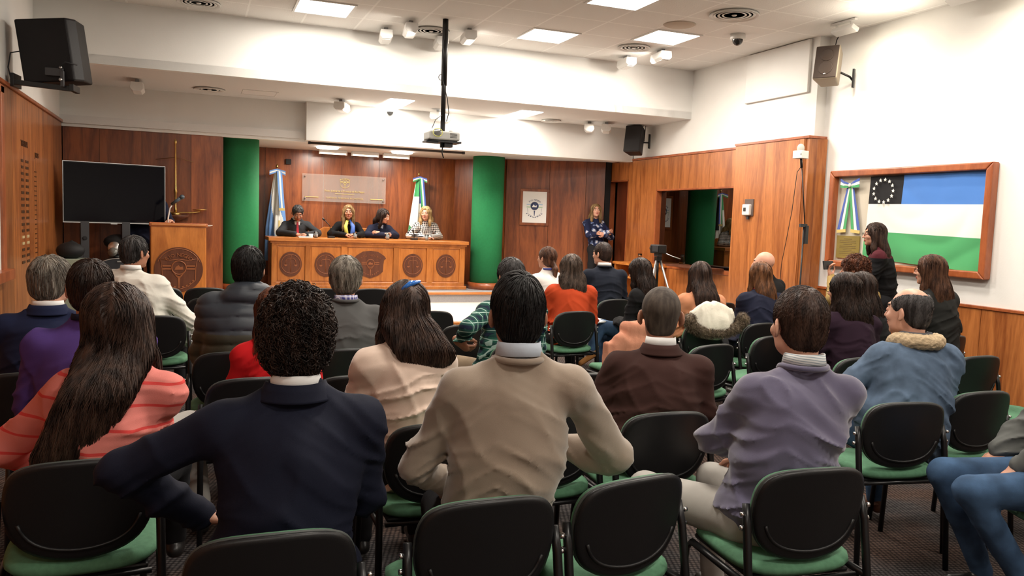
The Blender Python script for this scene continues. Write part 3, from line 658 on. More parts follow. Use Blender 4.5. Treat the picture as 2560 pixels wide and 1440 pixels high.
# flags on poles
LBLUE = mat('sky_blue_cloth', (.13, .28, .60), .8, sheen=.3); WHC = mat('white_cloth', (.72, .72, .68), .8, sheen=.3); GRC = mat('green_cloth', (.04, .30, .10), .8, sheen=.3)
DBL = mat('royal_blue_cloth', (.05, .10, .40), .8, sheen=.3); BKC = mat('black_cloth', (.01, .01, .012), .9); GOLDF = mat('gold_fringe', (.60, .45, .15), .6); WFL = mat('cream_flag_cloth', (.80, .80, .74), .8)
def draped_flag(x, y, label, mats, band, ribbon):
    t = thing('flag', label, 'flag', (x, y, .4))
    MB().lathe([(.15, 0), (.15, .03), (.05, .06)], n=24).build('stand', WD_RED, t)
    MB().tube([(0, 0, .05), (0, 0, 1.87)], .014, 10).build('pole', WD_RED, t)
    MB().lathe([(.012, 1.87), (.022, 1.89), (.004, 1.94)], n=12).build('finial', BRASS, t)
    n, k = 150, 100; V = []; mb = MB()
    for i in range(k+1):
        u = i/k; z = 1.83-u*1.45
        for j in range(n):
            th = 2*pi*j/n; r = (.035+.105*min(1, u*1.6)**.8)*(1+.22*sin(5*th+2.5*u+x)+.10*sin(11*th+4*u))
            V.append((r*cos(th)*(.95)-.02*u, r*sin(th)*.75, z))
    FS = {}
    for i in range(k):
        for j in range(n): FS.setdefault(band(2*pi*(j+.5)/n, (i+.5)/k), []).append((i*n+j, i*n+(j+1) % n, (i+1)*n+(j+1) % n, (i+1)*n+j))
    mb.add(V, [])
    for m_, fl in FS.items():
        for f in fl: mb.f.append(list(f)); mb.m.append(m_); mb.sm.append(True)
    mb.build('cloth', mats, t)
    rb = MB()
    for sg in (-1, 1):                                           # bow loops and hanging tails
        for q in range(3):
            o_ = .018*(q-1)
            rb.add([(0, -.06, 1.84+o_), (sg*.12, -.09, 1.80+o_*1.3), (sg*.125, -.09, 1.775+o_*1.3), (0, -.06, 1.82+o_)], [(0, 1, 2, 3)], ribbon[q], smooth=False)
    for q in range(3):
        x0 = .03+.026*(q-1)
        rb.add([(x0-.013, -.07, 1.82), (x0+.013, -.07, 1.82), (x0+.055, -.15, 1.22), (x0+.025, -.15, 1.22)], [(0, 1, 2, 3)], ribbon[q])
    rb.box((.065, -.15, 1.21), (.09, .008, .04), mi=3)
    o = rb.build('ribbon_bow', [LBLUE, WHC, GRC, GOLDF, DBL], t); s = o.modifiers.new('s', 'SOLIDIFY'); s.thickness = .004
    return t
draped_flag(1.25, 13.48, 'sky blue and white draped flag with a bow, left of the bench', [LBLUE, WHC, GOLDF],
            lambda th, u: (2 if .55 < u < .63 and 4.9 < th < 5.3 else (1 if abs(((th-u*2.0) % (2*pi))-3.9) < .75 else 0)), (0, 1, 0))
draped_flag(3.60, 13.48, 'green, white and blue draped flag with a ribbon, right side behind the bench', [GRC, WFL, DBL, BKC],
            lambda th, u: (0 if (u < .22 and 3.5 < th < 4.9) or u > .80+.25*sin(th*1.5) else (3 if u < .5 and th > 5.2 else (2 if u < .3 and th >= 4.9 else 1))), (2, 1, 4))
# acrylic plaque with gold lettering
AC = bpy.data.materials.new('clear_acrylic'); AC.use_nodes = True; nt = AC.node_tree; b = nt.nodes['Principled BSDF']
b.inputs['Base Color'].default_value = (.55, .5, .46, 1); b.inputs['Roughness'].default_value = .12; b.inputs['Alpha'].default_value = .20
pq = thing('acrylic_plaque', 'clear acrylic plaque with gold crest and lettering on the rear wall', 'plaque', (2.355, 13.585, 1.99))
MB().box((0, 0, 0), (1.39, .01, .45)).build('sheet', AC, pq)
for sx_ in (-1, 1):
    for sz_ in (-1, 1): MB().lathe([(.012, 0), (.012, .06)], n=14, M=Matrix.Rotation(pi/2, 3, 'X'), c=(sx_*.65, .035, sz_*.18)).build('stud', CHROME, pq)
GOLD = mat('gold_letters', (.62, .50, .20), .35, metal=.4)
eb = MB(); emblem(eb, 0, .10, .135, -.012, 0); eb.build('crest', GOLD, pq)
text_mesh('RIO NEGRO', .028, 'lettering', GOLD, pq, face_matrix((0, -.012, .035)), arc=(.125, 1, 70))
text_mesh('Poder Judicial de la Provincia de Río Negro', .044, 'lettering', GOLD, pq, face_matrix((0, -.012, -.055)), xs=.86)
text_mesh('SUPERIOR TRIBUNAL DE JUSTICIA', .036, 'lettering', GOLD, pq, face_matrix((0, -.012, -.168)), xs=.92, spacing=1.25)
lb_ = MB(); lb_.box((0, -.012, -.088), (.32, .003, .006)).box((-.54, -.012, -.155), (.22, .003, .012)).box((.54, -.012, -.155), (.22, .003, .012)); lb_.build('rule', GOLD, pq)
tag(MB().box((1.44, 13.60, 2.39), (.085, .03, .085)).build('wall_vent', BLACK, bevel=.004), 'small dark square vent high on the wood wall above the sky blue flag', 'vent')
# framed crest poster on the angled wall
dv = Vector((6.5-4.98, 12.16-12.88, 0)).normalized(); ang = atan2(dv.y, dv.x); nv = Vector((dv.y, -dv.x, 0))
pc = Vector((4.98, 12.88, 0))+dv*.50+nv*.035; pc.z = 1.80
pf = thing('framed_poster', 'framed white poster with a crest on the angled wood wall', 'picture', pc, ang)
fb = MB()
for a, b_ in (((-.25, -.015, -.265), (-.205, .015, .265)), ((.205, -.015, -.265), (.25, .015, .265)), ((-.25, -.015, .265), (.25, .015, .31)), ((-.25, -.015, -.31), (.25, .015, -.265))): fb.box2(a, b_)
fb.build('frame', WD_WALL, pf, bevel=.004); sh = MB().box((0, .0, 0), (.41, .008, .53)).build('print', PAPER, pf)
eb = MB(); BL = mat('ink_blue', (.06, .08, .18), .6); LBI = mat('ink_light_blue', (.35, .55, .75), .6); LGI = mat('ink_light_green', (.4, .6, .4), .6)
eb.lathe([(.07, 0), (.07, .003)], n=24, M=Matrix.Rotation(pi/2, 3, 'X'), c=(0, -.004, .02)); eb.prism([(-.045, .0), (-.02, .045), (.01, .02), (.04, .035), (.035, 0)], 'y', -.012, -.008, 3)
for sg in (-1, 1):
    eb.box((sg*.10, -.006, .045), (.07, .004, .014), mi=1); eb.box((sg*.10, -.006, .0), (.07, .004, .014), mi=2)
    eb.tube([(sg*.12, -.006, -.02), (sg*.11, -.006, -.11), (0, -.006, -.18)], .002, 5)
eb.prism([(-.012, -.06), (.012, -.06), (.004, -.15), (-.004, -.15)], 'y', -.008, -.004)
for a in range(8):
    th = radians(-90+(a-3.5)*14); eb.box((.17*cos(th), -.006, -.0+.17*sin(th)), (.018, .003, .014), rot=(0, -(th+pi/2), 0))
eb.build('crest', [BL, LBI, LGI, PAPER], sh); text_mesh('RIO NEGRO', .036, 'lettering', BL, sh, face_matrix((0, -.006, -.03)), arc=(.14, 1, 80), xs=1.1)

# ================================================================ lectern
t = thing('lectern', 'orange wooden lectern with a round carved crest, on the stage step at left', 'lectern', (-.165, 10.55, .24), radians(4))
bd = MB(); bd.box2((-.315, -.0, .0), (.315, .03, 1.12), tone=.6); bd.box2((-.315, .03, 0), (-.285, .42, 1.1), tone=.2); bd.box2((.285, .03, 0), (.315, .42, 1.1), tone=.2)
bd.build('body', WD_DESK, t, bevel=.02, seg=3)
MB().box((0, .2, 1.11), (.62, .44, .03), rot=(-.10, 0, 0)).build('top', WD_DESKH, t, bevel=.008)
rm = MB(); rm.box2((-.33, -.012, 1.105), (.33, .035, 1.155)); rm.build('top_rail', WD_RED, t, bevel=.012, seg=3)
md = MB(); md.lathe([(.275, 0), (.275, .012)], n=48, M=Matrix.Rotation(pi/2, 3, 'X'), c=(-.0, .002, .585), smooth=False)
emblem(md, 0, .575, .34, -.013, 1); ring(md, 0, .585, .255, .005, -.011, 1, 20, 160)
mo = md.build('medallion', [WD_DARK, WD_LINE], t)
text_mesh('RIO NEGRO', .062, 'lettering', WD_LINE, mo, face_matrix((0, -.014, .55)), arc=(.195, 1, 86), extrude=.004)
mk = thing('microphone', 'gooseneck microphone standing on the lectern', 'microphone', (-.27, 10.78, 1.365))
MB().tube([(-.02, 0, 0), (-.02, 0, .08), (-.0, -.01, .20), (.04, -.02, .27)], [.010, .009, .008, .008], 8).build('gooseneck', WHITEP, mk)
MB().tube([(.02, -.015, .25), (.12, -.05, .33)], [.018, .022], 12).ball((.14, -.056, .345), .03, 12).build('capsule', mat('mic_head', (.05, .07, .09), .4), mk)
tag(MB().box((.10, 10.72, 1.365), (.22, .16, .004), rot=(-.1, 0, .2)).build('paper_sheet', PAPER), 'sheet of paper lying on the lectern top', 'paper')
# television on its stand
tv = thing('television', 'large black flat television on a stand at the left of the stage', 'television', (-.90, 11.10, .24), radians(13))
tv.scale = (1.04, 1.04, .97)
SCR = mat('tv_screen', (.002, .002, .004), .10, spec=.22)
MB().box((0, 0, 1.53), (1.10, .04, .755)).build('housing', BLACKP, tv, bevel=.006)
MB().box((0, -.0225, 1.535), (1.075, .004, .72)).build('screen', SCR, tv)
bz = MB(); bz.box((0, -.022, 1.155), (1.105, .012, .012)); bz.box((0, -.022, 1.909), (1.105, .01, .007)); bz.box((-.55, -.022, 1.53), (.006, .01, .75)); bz.box((.55, -.022, 1.53), (.006, .01, .75)); bz.box((-.02, -.024, 1.145), (.07, .012, .014))
bz.build('silver_bezel', STEEL, tv)
for x in (-.30, .14):
    MB().box((x-.03, .02, .62), (.09, .10, 1.1)).build('post', DGREY, tv, bevel=.004)
    k_ = MB(); k_.lathe([(.024, 0), (.024, .012), (.018, .012)], n=20, M=Matrix.Rotation(pi/2, 3, 'X'), c=(x-.03, -.033, .96)); k_.build('knob', BLACK, tv)
MB().box((-.1, .03, .04), (.95, .45, .05)).box((-.1, .03, .30), (.56, .36, .03)).build('base', DGREY, tv, bevel=.006)
tag(MB().ball((-1.32, 10.47, 1.04), (.15, .12, .10), 14).ball((-1.34, 10.75, .75), (.15, .10, .40), 14).build('black_bag', BLACK), 'black bag against the left wall behind the television stand', 'bag')
tag(MB().ball((-.88, 11.22, 1.12), (.17, .12, .10), 14).ball((-.82, 11.22, 1.0), (.14, .12, .10), 14).build('black_bag', BLACK), 'black bag hanging between the two television posts', 'bag')
rk = thing('equipment_cabinet', 'black equipment cabinet with an arched top, right of the television posts', 'cabinet', (-.80, 10.30, .24), radians(6))
arc_ = [(-.2, 0), (.2, 0)]+[(.2*cos(a), .66+.07*sin(a)) for a in np.linspace(0, pi, 12)]
MB().prism(arc_, 'y', -.15, .15).build('body', mat('cabinet_navy_black', (.012, .014, .02), .5), rk, bevel=.006)
MB().box((0, -.155, .32), (.34, .01, .60)).build('door', DGREY, rk, bevel=.004)
MB().tube([(.2*cos(a), -.15, .66+.075*sin(a)) for a in np.linspace(0, pi, 14)], .006, 6).build('trim', STEEL, rk)
MB().box((0, -.158, .70), (.05, .006, .012)).build('badge', STEEL, rk)
vc = thing('videoconference_camera', 'silver cylindrical camera on top of the black cabinet', 'camera', (-.82, 10.28, .975), radians(-20))
MB().lathe([(.075, 0), (.09, .012), (.03, .035)], n=24).build('foot', BLACKP, vc)
MB().lathe([(.06, -.10), (.068, -.09), (.068, .08), (.06, .10)], n=28, M=Matrix.Rotation(radians(72), 3, 'X'), c=(0, 0, .10)).build('barrel', STEEL, vc)
MB().lathe([(.05, 0), (.052, .015)], n=24, M=Matrix.Rotation(radians(72), 3, 'X'), c=(0, -.10, .068)).build('lens', mat('lens_grey', (.12, .12, .11), .15), vc)
tag(MB().box2((-1.48, 10.32, .24), (-1.16, 10.62, .95)).build('storage_box', mat('pale_green_plastic', (.30, .36, .28), .5), bevel=.01), 'pale greenish box half hidden behind the television stand, by the left wall', 'box')
# brass scales of justice on the wall
sj = thing('scales_of_justice', 'brass scales of justice on a small dark wall shelf', 'ornament', (-.22, 11.58, 1.46))
MB().lathe([(.012, .06), (.022, .09), (.010, .12), (.014, .30), (.024, .33), (.012, .37), (.010, .95), (.018, .98), (.006, 1.02)], n=14).lathe([(.07, .02), (.05, .05), (.015, .07)], n=20).build('pillar', BRASS, sj)
MB().tube([(-.37, 0, .10), (-.2, 0, .075), (0, 0, .05), (.2, 0, .06), (.30, 0, .075)], .008, 8).build('beam', BRASS, sj)
MB().tube([(-.24, 0, .74), (0, 0, .78), (.22, 0, .73)], .004, 6).build('upper_rod', mat('dark_brass', (.2, .09, .03), .4, metal=.6), sj)
for s in (-1, 1): MB().lathe([(.0, 0), (.09, .02), (.095, .026)], n=20).build('pan', BRASS, sj, loc=(s*.30, 0, .08))
MB().lathe([(.03, -.06), (.10, -.03), (.16, .0), (.17, .02)], n=24).box((0, .07, -.01), (.3, .02, .08)).build('wall_shelf', WD_DARK, sj)
# bronze lettering on the left wall
wlx = XL-.005
lt = thing('wall_lettering', 'columns of small bronze names and seals on the left wood wall', 'lettering', (wlx, 9.2, 0), pi/2)
BRZ = mat('bronze_letters', (.10, .045, .018), .4, metal=.5)
text_mesh('TRIBUNAL', .085, 'heading', BRZ, lt, face_matrix((.0, -.006, 2.12)), xs=.9); text_mesh('JUECES', .075, 'heading', BRZ, lt, face_matrix((.66, -.006, 2.05)), xs=.9)
mb = MB(); mb2 = MB(); rn = random.Random(4)
for c_, cx in enumerate((-.12, .12)):
    for r_ in range(17):
        z = 1.98-r_*.062; (mb2 if r_ in (12, 13) else mb).box((cx, -.005, z), (.11+.04*rn.random(), .005, .026))
for r_ in range(19): mb.box((.58, -.005, 1.9-r_*.05), (.10+.03*rn.random(), .004, .010))
mb.build('name_plates', BRZ, lt); mb2.build('pale_name_plates', mat('pale_bronze', (.5, .38, .2), .4), lt)

# ================================================================ right side fittings
th_ = thing('wall_thermostat', 'white wall thermostat on a clear bracket on the wood pier', 'thermostat', (XR-.09, 8.34, 1.80), -pi/2)
MB().box((0, -.008, .03), (.17, .016, .21)).build('backplate', mat('smoky_plate', (.12, .09, .08), .2), th_, bevel=.004)
MB().box((-.01, -.035, .0), (.14, .05, .14)).build('case', WHITEP, th_, bevel=.015, seg=3); MB().box((-.02, -.0625, .005), (.045, .004, .045)).build('display', DGREY, th_)
MB().box((0, -.02, -.10), (.03, .02, .04)).build('clip', DGREY, th_)
# boom microphone and stand
ms_ = thing('microphone_stand', 'tall thin microphone stand with a white cube microphone, by the wood pier', 'microphone stand', (6.22, 7.0, 0))
MB().tube([(0, 0, .02), (0, 0, 1.62)], .009, 8).build('pole', BLACKM, ms_); MB().tube([(.02, 0, 1.58), (-.03, .06, 2.27)], .006, 8).build('boom', BLACKM, ms_)
MB().box((.03, -.01, 1.52), (.035, .03, .2)).box((-.01, 0, 1.62), (.09, .03, .035)).build('clamp', DGREY, ms_)
for a in (0.3, 2.4, 4.5): MB().tube([(0, 0, .25), (.28*cos(a), .28*sin(a), .01)], .008, 8).build('leg', BLACKM, ms_)
MB().tube([(-.03, .06, 2.25), (-.04, .07, 2.38)], .014, 10).build('microphone_handle', BLACKP, ms_)
MB().box((-.045, .07, 2.39), (.12, .12, .085), rot=(0, 0, .2)).build('mic_flag', WHITEP, ms_, bevel=.006); MB().box((-.075, .012, 2.39), (.05, .004, .018), rot=(0, 0, .2)).build('mic_flag_mark', DGREY, ms_)
MB().ball((-.05, .07, 2.46), (.04, .04, .05), 16).build('foam_head', mat('pale_foam', (.55, .53, .48), .9), ms_)
MB().tube([(-.04, .06, 2.26), (-.07, .08, 2.2), (-.09, .10, 1.78), (-.10, .15, 1.45), (-.10, .20, 1.2), (-.08, .25, .7), (-.05, .3, .02)], .004, 6).build('cable', BLACK, ms_)
# framed flag, ribbon and plaque
ff = thing('framed_flag', 'large wooden display frame holding a blue, white and green flag', 'framed flag', (XW, 6.17, 1.71), -pi/2)
W2, H2 = 1.0, .535
fb = MB()
fw7 = .07
for P in ([(-W2, H2), (W2, H2), (W2-fw7, H2-fw7), (-W2+fw7, H2-fw7)], [(-W2, -H2), (-W2+fw7, -H2+fw7), (W2-fw7, -H2+fw7), (W2, -H2)], [(-W2, -H2), (-W2, H2), (-W2+fw7, H2-fw7), (-W2+fw7, -H2+fw7)], [(W2, -H2), (W2-fw7, -H2+fw7), (W2-fw7, H2-fw7), (W2, H2)]): fb.prism(P, 'y', -.09, 0)
fb.build('frame', WD_RED, ff, bevel=.012, seg=3); MB().box((0, -.01, 0), (2*W2-.1, .012, 2*H2-.1)).build('backing', mat('beige_backing', (.55, .50, .41), .9), ff)
FB = mat('flag_blue', (.06, .20, .58), .85, sheen=.2); FG = mat('flag_green', (.06, .34, .12), .85, sheen=.2)
fx0, fx1, fz0, fz1 = -.455, .915, -.455, .455
mb = MB(); nx, nz_ = 60, 36; V = []
for j in range(nz_+1):
    for i in range(nx+1):
        u, v = i/nx, j/nz_; x = fx0+(fx1-fx0)*u-.035*(1-v)*(1-u); z = fz0+(fz1-fz0)*v+.04*(1-u)*(1-v)*1.0-.05*(u)*(1-v)*.2+.02*u*(v-.5)
        sag = .012*sin(6*sqrt((u-.5)**2*3+(1.1-v)**2)*1.8)*(1-v)*1.3+.006*sin(9*u+4*v)
        V.append((x, -.028-abs(sag), z))
FS = [[], [], [], []]
for j in range(nz_):
    for i in range(nx):
        v = (j+.5)/nz_; u = (i+.5)/nx
        m_ = 0 if v > .667 else (1 if v > .333 else 2)
        if v > .667 and u < .325: m_ = 3
        FS[m_].append((j*(nx+1)+i, j*(nx+1)+i+1, (j+1)*(nx+1)+i+1, (j+1)*(nx+1)+i))
mb.add(V, [])
for m_ in range(4):
    for f in FS[m_]: mb.f.append(list(f)); mb.m.append(m_); mb.sm.append(True)
fl = mb.build('flag_cloth', [FB, WFL, FG, BKC], ff, fixn=False)
sb = MB()
for k in range(13):
    a = 2*pi*k/13; cx, cz = fx0+.205+.128*cos(a), .298+.118*sin(a)
    P = [(cx+(.021 if q % 2 == 0 else .009)*sin(pi*q/5), cz+(.021 if q % 2 == 0 else .009)*cos(pi*q/5)) for q in range(10)]
    sb.prism(P, 'y', -.062, -.056)
sb.build('star_ring', WFL, fl)
rb = MB(); cx = -.71
for q, (m_, o) in enumerate(((0, .022), (1, 0), (2, -.022))):
    for sg in (-1, 1):
        rb.add([(cx, -.06, .375+o*.5), (cx+sg*.065, -.085, .39+o), (cx+sg*.135, -.07, .41+o*1.6), (cx+sg*.138, -.07, .380+o*1.6), (cx+sg*.065, -.085, .362+o), (cx, -.06, .357+o*.5)], [(0, 1, 4, 5), (1, 2, 3, 4)], m_)
for sg in (-1, 1):
    for q in range(3):
        m_ = (0, 1, 2)[q]; w_ = .028; x0 = cx+sg*.0; a_ = sg*(.145-.042*q*1.0)
        rb.add([(x0+sg*(.026-.018*q), -.055, .36), (x0+sg*(.044-.018*q), -.055, .36), (cx+a_+sg*.018, -.045, -.12), (cx+a_-sg*.02, -.045, -.12)], [(0, 1, 2, 3)], m_)
    rb.box((cx+sg*.102, -.048, -.135), (.13, .008, .035), mi=3, rot=(0, sg*.08, 0))
rb.ball((cx, -.07, .37), (.018, .014, .022), 10, 1)
o = rb.build('ribbon_bow', [DBL, WFL, FG, GOLDF], ff); s = o.modifiers.new('s', 'SOLIDIFY'); s.thickness = .004
pl = MB().box((-.715, -.03, -.31), (.33, .012, .25)).build('bronze_plaque', mat('bronze_plaque', (.26, .19, .045), .45, metal=.3, noise=(8, .1)), ff)
tb = MB()
for k in range(10): tb.box((-.715, -.037, -.22-.02*k), (.12+.13*abs(sin(k*2.1)), .002, .006))
tb.build('plaque_text', mat('plaque_engraving', (.15, .10, .03), .5), pl)
# side counter with shelf and jug
sc_ = thing('side_counter', 'small wooden counter with an open shelf below the booth window', 'counter', (6.42, 10.78, .0))
MB().box((0, .0, .955), (.42, .95, .04)).build('top', WD_DESKH, sc_, bevel=.006); MB().box((0, .02, .75), (.38, .86, .03)).build('shelf', WD_DESKH, sc_, bevel=.004)
for y_ in (-.42, .42): MB().box((0, y_, .59), (.38, .03, .70)).build('side_panel', WD_DESK, sc_)
jg = thing('glass_jug', 'clear glass jug on the small wooden counter', 'jug', (6.33, 10.62, .975)); MB().lathe([(.04, 0), (.05, .04), (.025, .11), (.032, .15), (.029, .15), (.022, .11), (.046, .04), (.036, .006)], n=20).build('glass', GLASS, jg)
lg = MB().box((6.50, 9.45, 1.0), (.22, 1.1, .03)); tag(lg.build('window_ledge', WD_DARK, bevel=.004), 'dark ledge board under the booth window', 'ledge')
# camera on tripod
tr_ = thing('camera_tripod', 'silver and black camera tripod among the front rows', 'tripod', (4.98, 7.95, 0))
MB().tube([(0, 0, .85), (0, 0, 1.24)], .014, 10).box((0, 0, 1.18), (.06, .06, .05)).build('centre_column', BLACKM, tr_)
for a in (-.75, 1.4, 3.6):
    d = Vector((cos(a), sin(a), 0)); MB().tube([d*.03+Vector((0, 0, 1.16)), d*.20+Vector((0, 0, .65)), d*.40+Vector((0, 0, .01))], [.014, .012, .009], 10).build('leg', STEEL, tr_)
MB().tube([(0, 0, 1.28), (.12, -.1, 1.22), (.20, -.16, 1.19)], .006, 8).build('pan_handle', STEEL, tr_)
cm_ = thing('video_camera', 'small black video camera mounted on the tripod', 'camera', (4.98, 7.95, 1.25), radians(10))
MB().box((0, 0, .045), (.12, .16, .10)).build('body', BLACKP, cm_, bevel=.012); MB().lathe([(.03, 0), (.03, .05)], n=18, M=Matrix.Rotation(-pi/2, 3, 'X'), c=(0, .07, .05)).build('lens', BLACK, cm_)
MB().box((-.075, -.03, .05), (.01, .09, .07)).build('flip_screen', DGREY, cm_); MB().box((0, 0, -.02), (.06, .07, .04)).build('tripod_head', DGREY, cm_)

# ================================================================ audience chairs
def chair_outline(n=56):
    P = [(0, .802), (.07, .800), (.125, .793), (.165, .778), (.190, .752), (.203, .715), (.207, .67), (.204, .62), (.192, .572), (.165, .530), (.125, .502), (.07, .485), (0, .478)]
    P = P+[(-x, z) for x, z in P[-2:0:-1]]
    out = []
    for i in range(len(P)):                               # Catmull-Rom smoothing
        p0, p1, p2, p3 = P[i-1], P[i], P[(i+1) % len(P)], P[(i+2) % len(P)]
        for t_ in (0, .5):
            out.append(tuple(.5*((2*p1[k])+(-p0[k]+p2[k])*t_+(2*p0[k]-5*p1[k]+4*p2[k]-p3[k])*t_**2+(-p0[k]+3*p1[k]-3*p2[k]+p3[k])*t_**3) for k in (0, 1)))
    return out
def back_y(x, z): return -.195+.85*x*x-.16*(z-.5)
def shell(mb, y0, y1, scale=1.0, mi=0, rim=.006, ro=0):
    O = chair_outline(); c = (0, .645); n = len(O); ks = [.0, .35, .65, .85, .95, 1.0]; V = []; Fc = []
    def layer(off, sc):
        base = len(V)
        for k in ks[1:]:
            for x, z in O:
                X = x*k*sc*scale; Z = c[1]+(z-c[1])*k*sc*scale; V.append((X, back_y(X, Z)+off, Z))
        V.append((0, back_y(0, c[1])+off, c[1])); return base
    a = layer(y0, 1-.012/.2); m = len(V); 
    mid = len(V)
    for off in (y0+(y1-y0)*.25, y0+(y1-y0)*.75):
        for x, z in O:
            X = x*scale; Z = c[1]+(z-c[1])*scale; V.append((X, back_y(X, Z)+off, Z))
    b_ = layer(y1, 1-.012/.2); L = len(ks)-1
    for base, fl in ((a, 0), (b_, 1)):
        cen = base+L*n
        for j in range(n):
            f = (cen, base+j, base+(j+1) % n); Fc.append(f if fl else f[::-1])
            for k in range(L-1):
                f = (base+k*n+j, base+(k+1)*n+j, base+(k+1)*n+(j+1) % n, base+k*n+(j+1) % n); Fc.append(f if fl else f[::-1])
    for p, q in ((a+(L-1)*n, mid), (mid, mid+n), (mid+n, b_+(L-1)*n)):
        for j in range(n): Fc.append((p+j, q+j, q+(j+1) % n, p+(j+1) % n))
    mb.add(V, Fc, mi, smooth=True)
def make_chair(label, group):
    t = thing('stacking_chair', label, 'chair', (0, -9, 0), 0, group)
    s = MB(); shell(s, -.012, .006); bk_ = s.build('backrest', BLACKP, t)
    lip = MB(); O = [p for p in chair_outline() if p[1] < .60]; O.sort(key=lambda p: p[0])
    lip.tube([(x*.84, back_y(x*.84, .66+(z-.66)*.80)-.013, .66+(z-.66)*.80) for x, z in O], .006, 6); lip.build('moulded_ridge', BLACKP, bk_)
    s = MB(); shell(s, .006, .014, 1.008); s.build('edge_band', GREYRIM, bk_)
    s = MB(); shell(s, .014, .040, .968); s.build('back_pad', GREENF, t)
    st = MB(); V = []; n = 40; prof = [(0, .02), (.6, .022), (.9, .018), (.99, .004), (1.0, -.012), (.96, -.024)]
    for k, h in prof[1:]:
        for j in range(n):
            a = 2*pi*j/n; cx, sy = cos(a), sin(a); r = 1/((abs(cx)**4+abs(sy)**4)**.25)
            V.append((.225*r*cx*k*(1-.06*(sy*r > 0)*sy), .225*r*sy*k+.02, .452+h+.012*(cx*r*k)**2-.02*max(0, sy*r*k)**3))
    V.append((0, .02, .474)); m = len(prof)-1
    Fc = [(len(V)-1, j, (j+1) % n) for j in range(n)]+[(k*n+j, (k+1)*n+j, (k+1)*n+(j+1) % n, k*n+(j+1) % n) for k in range(m-1) for j in range(n)]+[tuple((m-1)*n+j for j in range(n))]
    st.add(V, Fc, smooth=True); st.build('seat', GREENF, t)
    MB().box((0, .02, .418), (.38, .38, .02)).build('seat_pan', BLACKP, t, bevel=.008)
    for sg in (-1, 1):
        MB().tube([(sg*.222, -.165, .675), (sg*.226, -.185, .60), (sg*.228, -.215, .42), (sg*.235, -.25, .0)], [.013, .014, .014, .013], 10).build('leg', BLACKM, t)
        MB().tube([(sg*.226, -.21, .415), (sg*.226, .16, .415), (sg*.228, .195, .38), (sg*.235, .225, .0)], .013, 10).build('leg', BLACKM, t)
        for z_ in (.645, .60): MB().lathe([(.008, 0), (.008, .01)], n=10, M=Matrix.Rotation(sg*pi/2, 3, 'Y'), c=(sg*.238, -.178, z_)).build('bolt', CHROME, t)
    MB().tube([(-.2, -.19, .41), (.2, -.19, .41)], .010, 8).build('crossbar', BLACKM, t)
    return t
# ================================================================ implicit-surface modelling for people and cloth
def smooth01(t): return t*t*(3-2*t)
_rs = np.random.RandomState(11); _LAT = _rs.rand(32, 32, 32).astype(np.float32)
def vnoise(P):
    """value noise 0..1 on points (N,3)"""
    F = np.floor(P); fr = smooth01((P-F).astype(np.float32)); I = F.astype(np.int64) & 31; J = (I+1) & 31
    x0, y0, z0 = I.T; x1, y1, z1 = J.T; fx, fy, fz = fr.T
    L = _LAT
    a = L[x0, y0, z0]*(1-fx)+L[x1, y0, z0]*fx; b_ = L[x0, y1, z0]*(1-fx)+L[x1, y1, z0]*fx
    c = L[x0, y0, z1]*(1-fx)+L[x1, y0, z1]*fx; d = L[x0, y1, z1]*(1-fx)+L[x1, y1, z1]*fx
    return (a*(1-fy)+b_*fy)*(1-fz)+(c*(1-fy)+d*fy)*fz
def A(v): return np.array(v, dtype=np.float32)
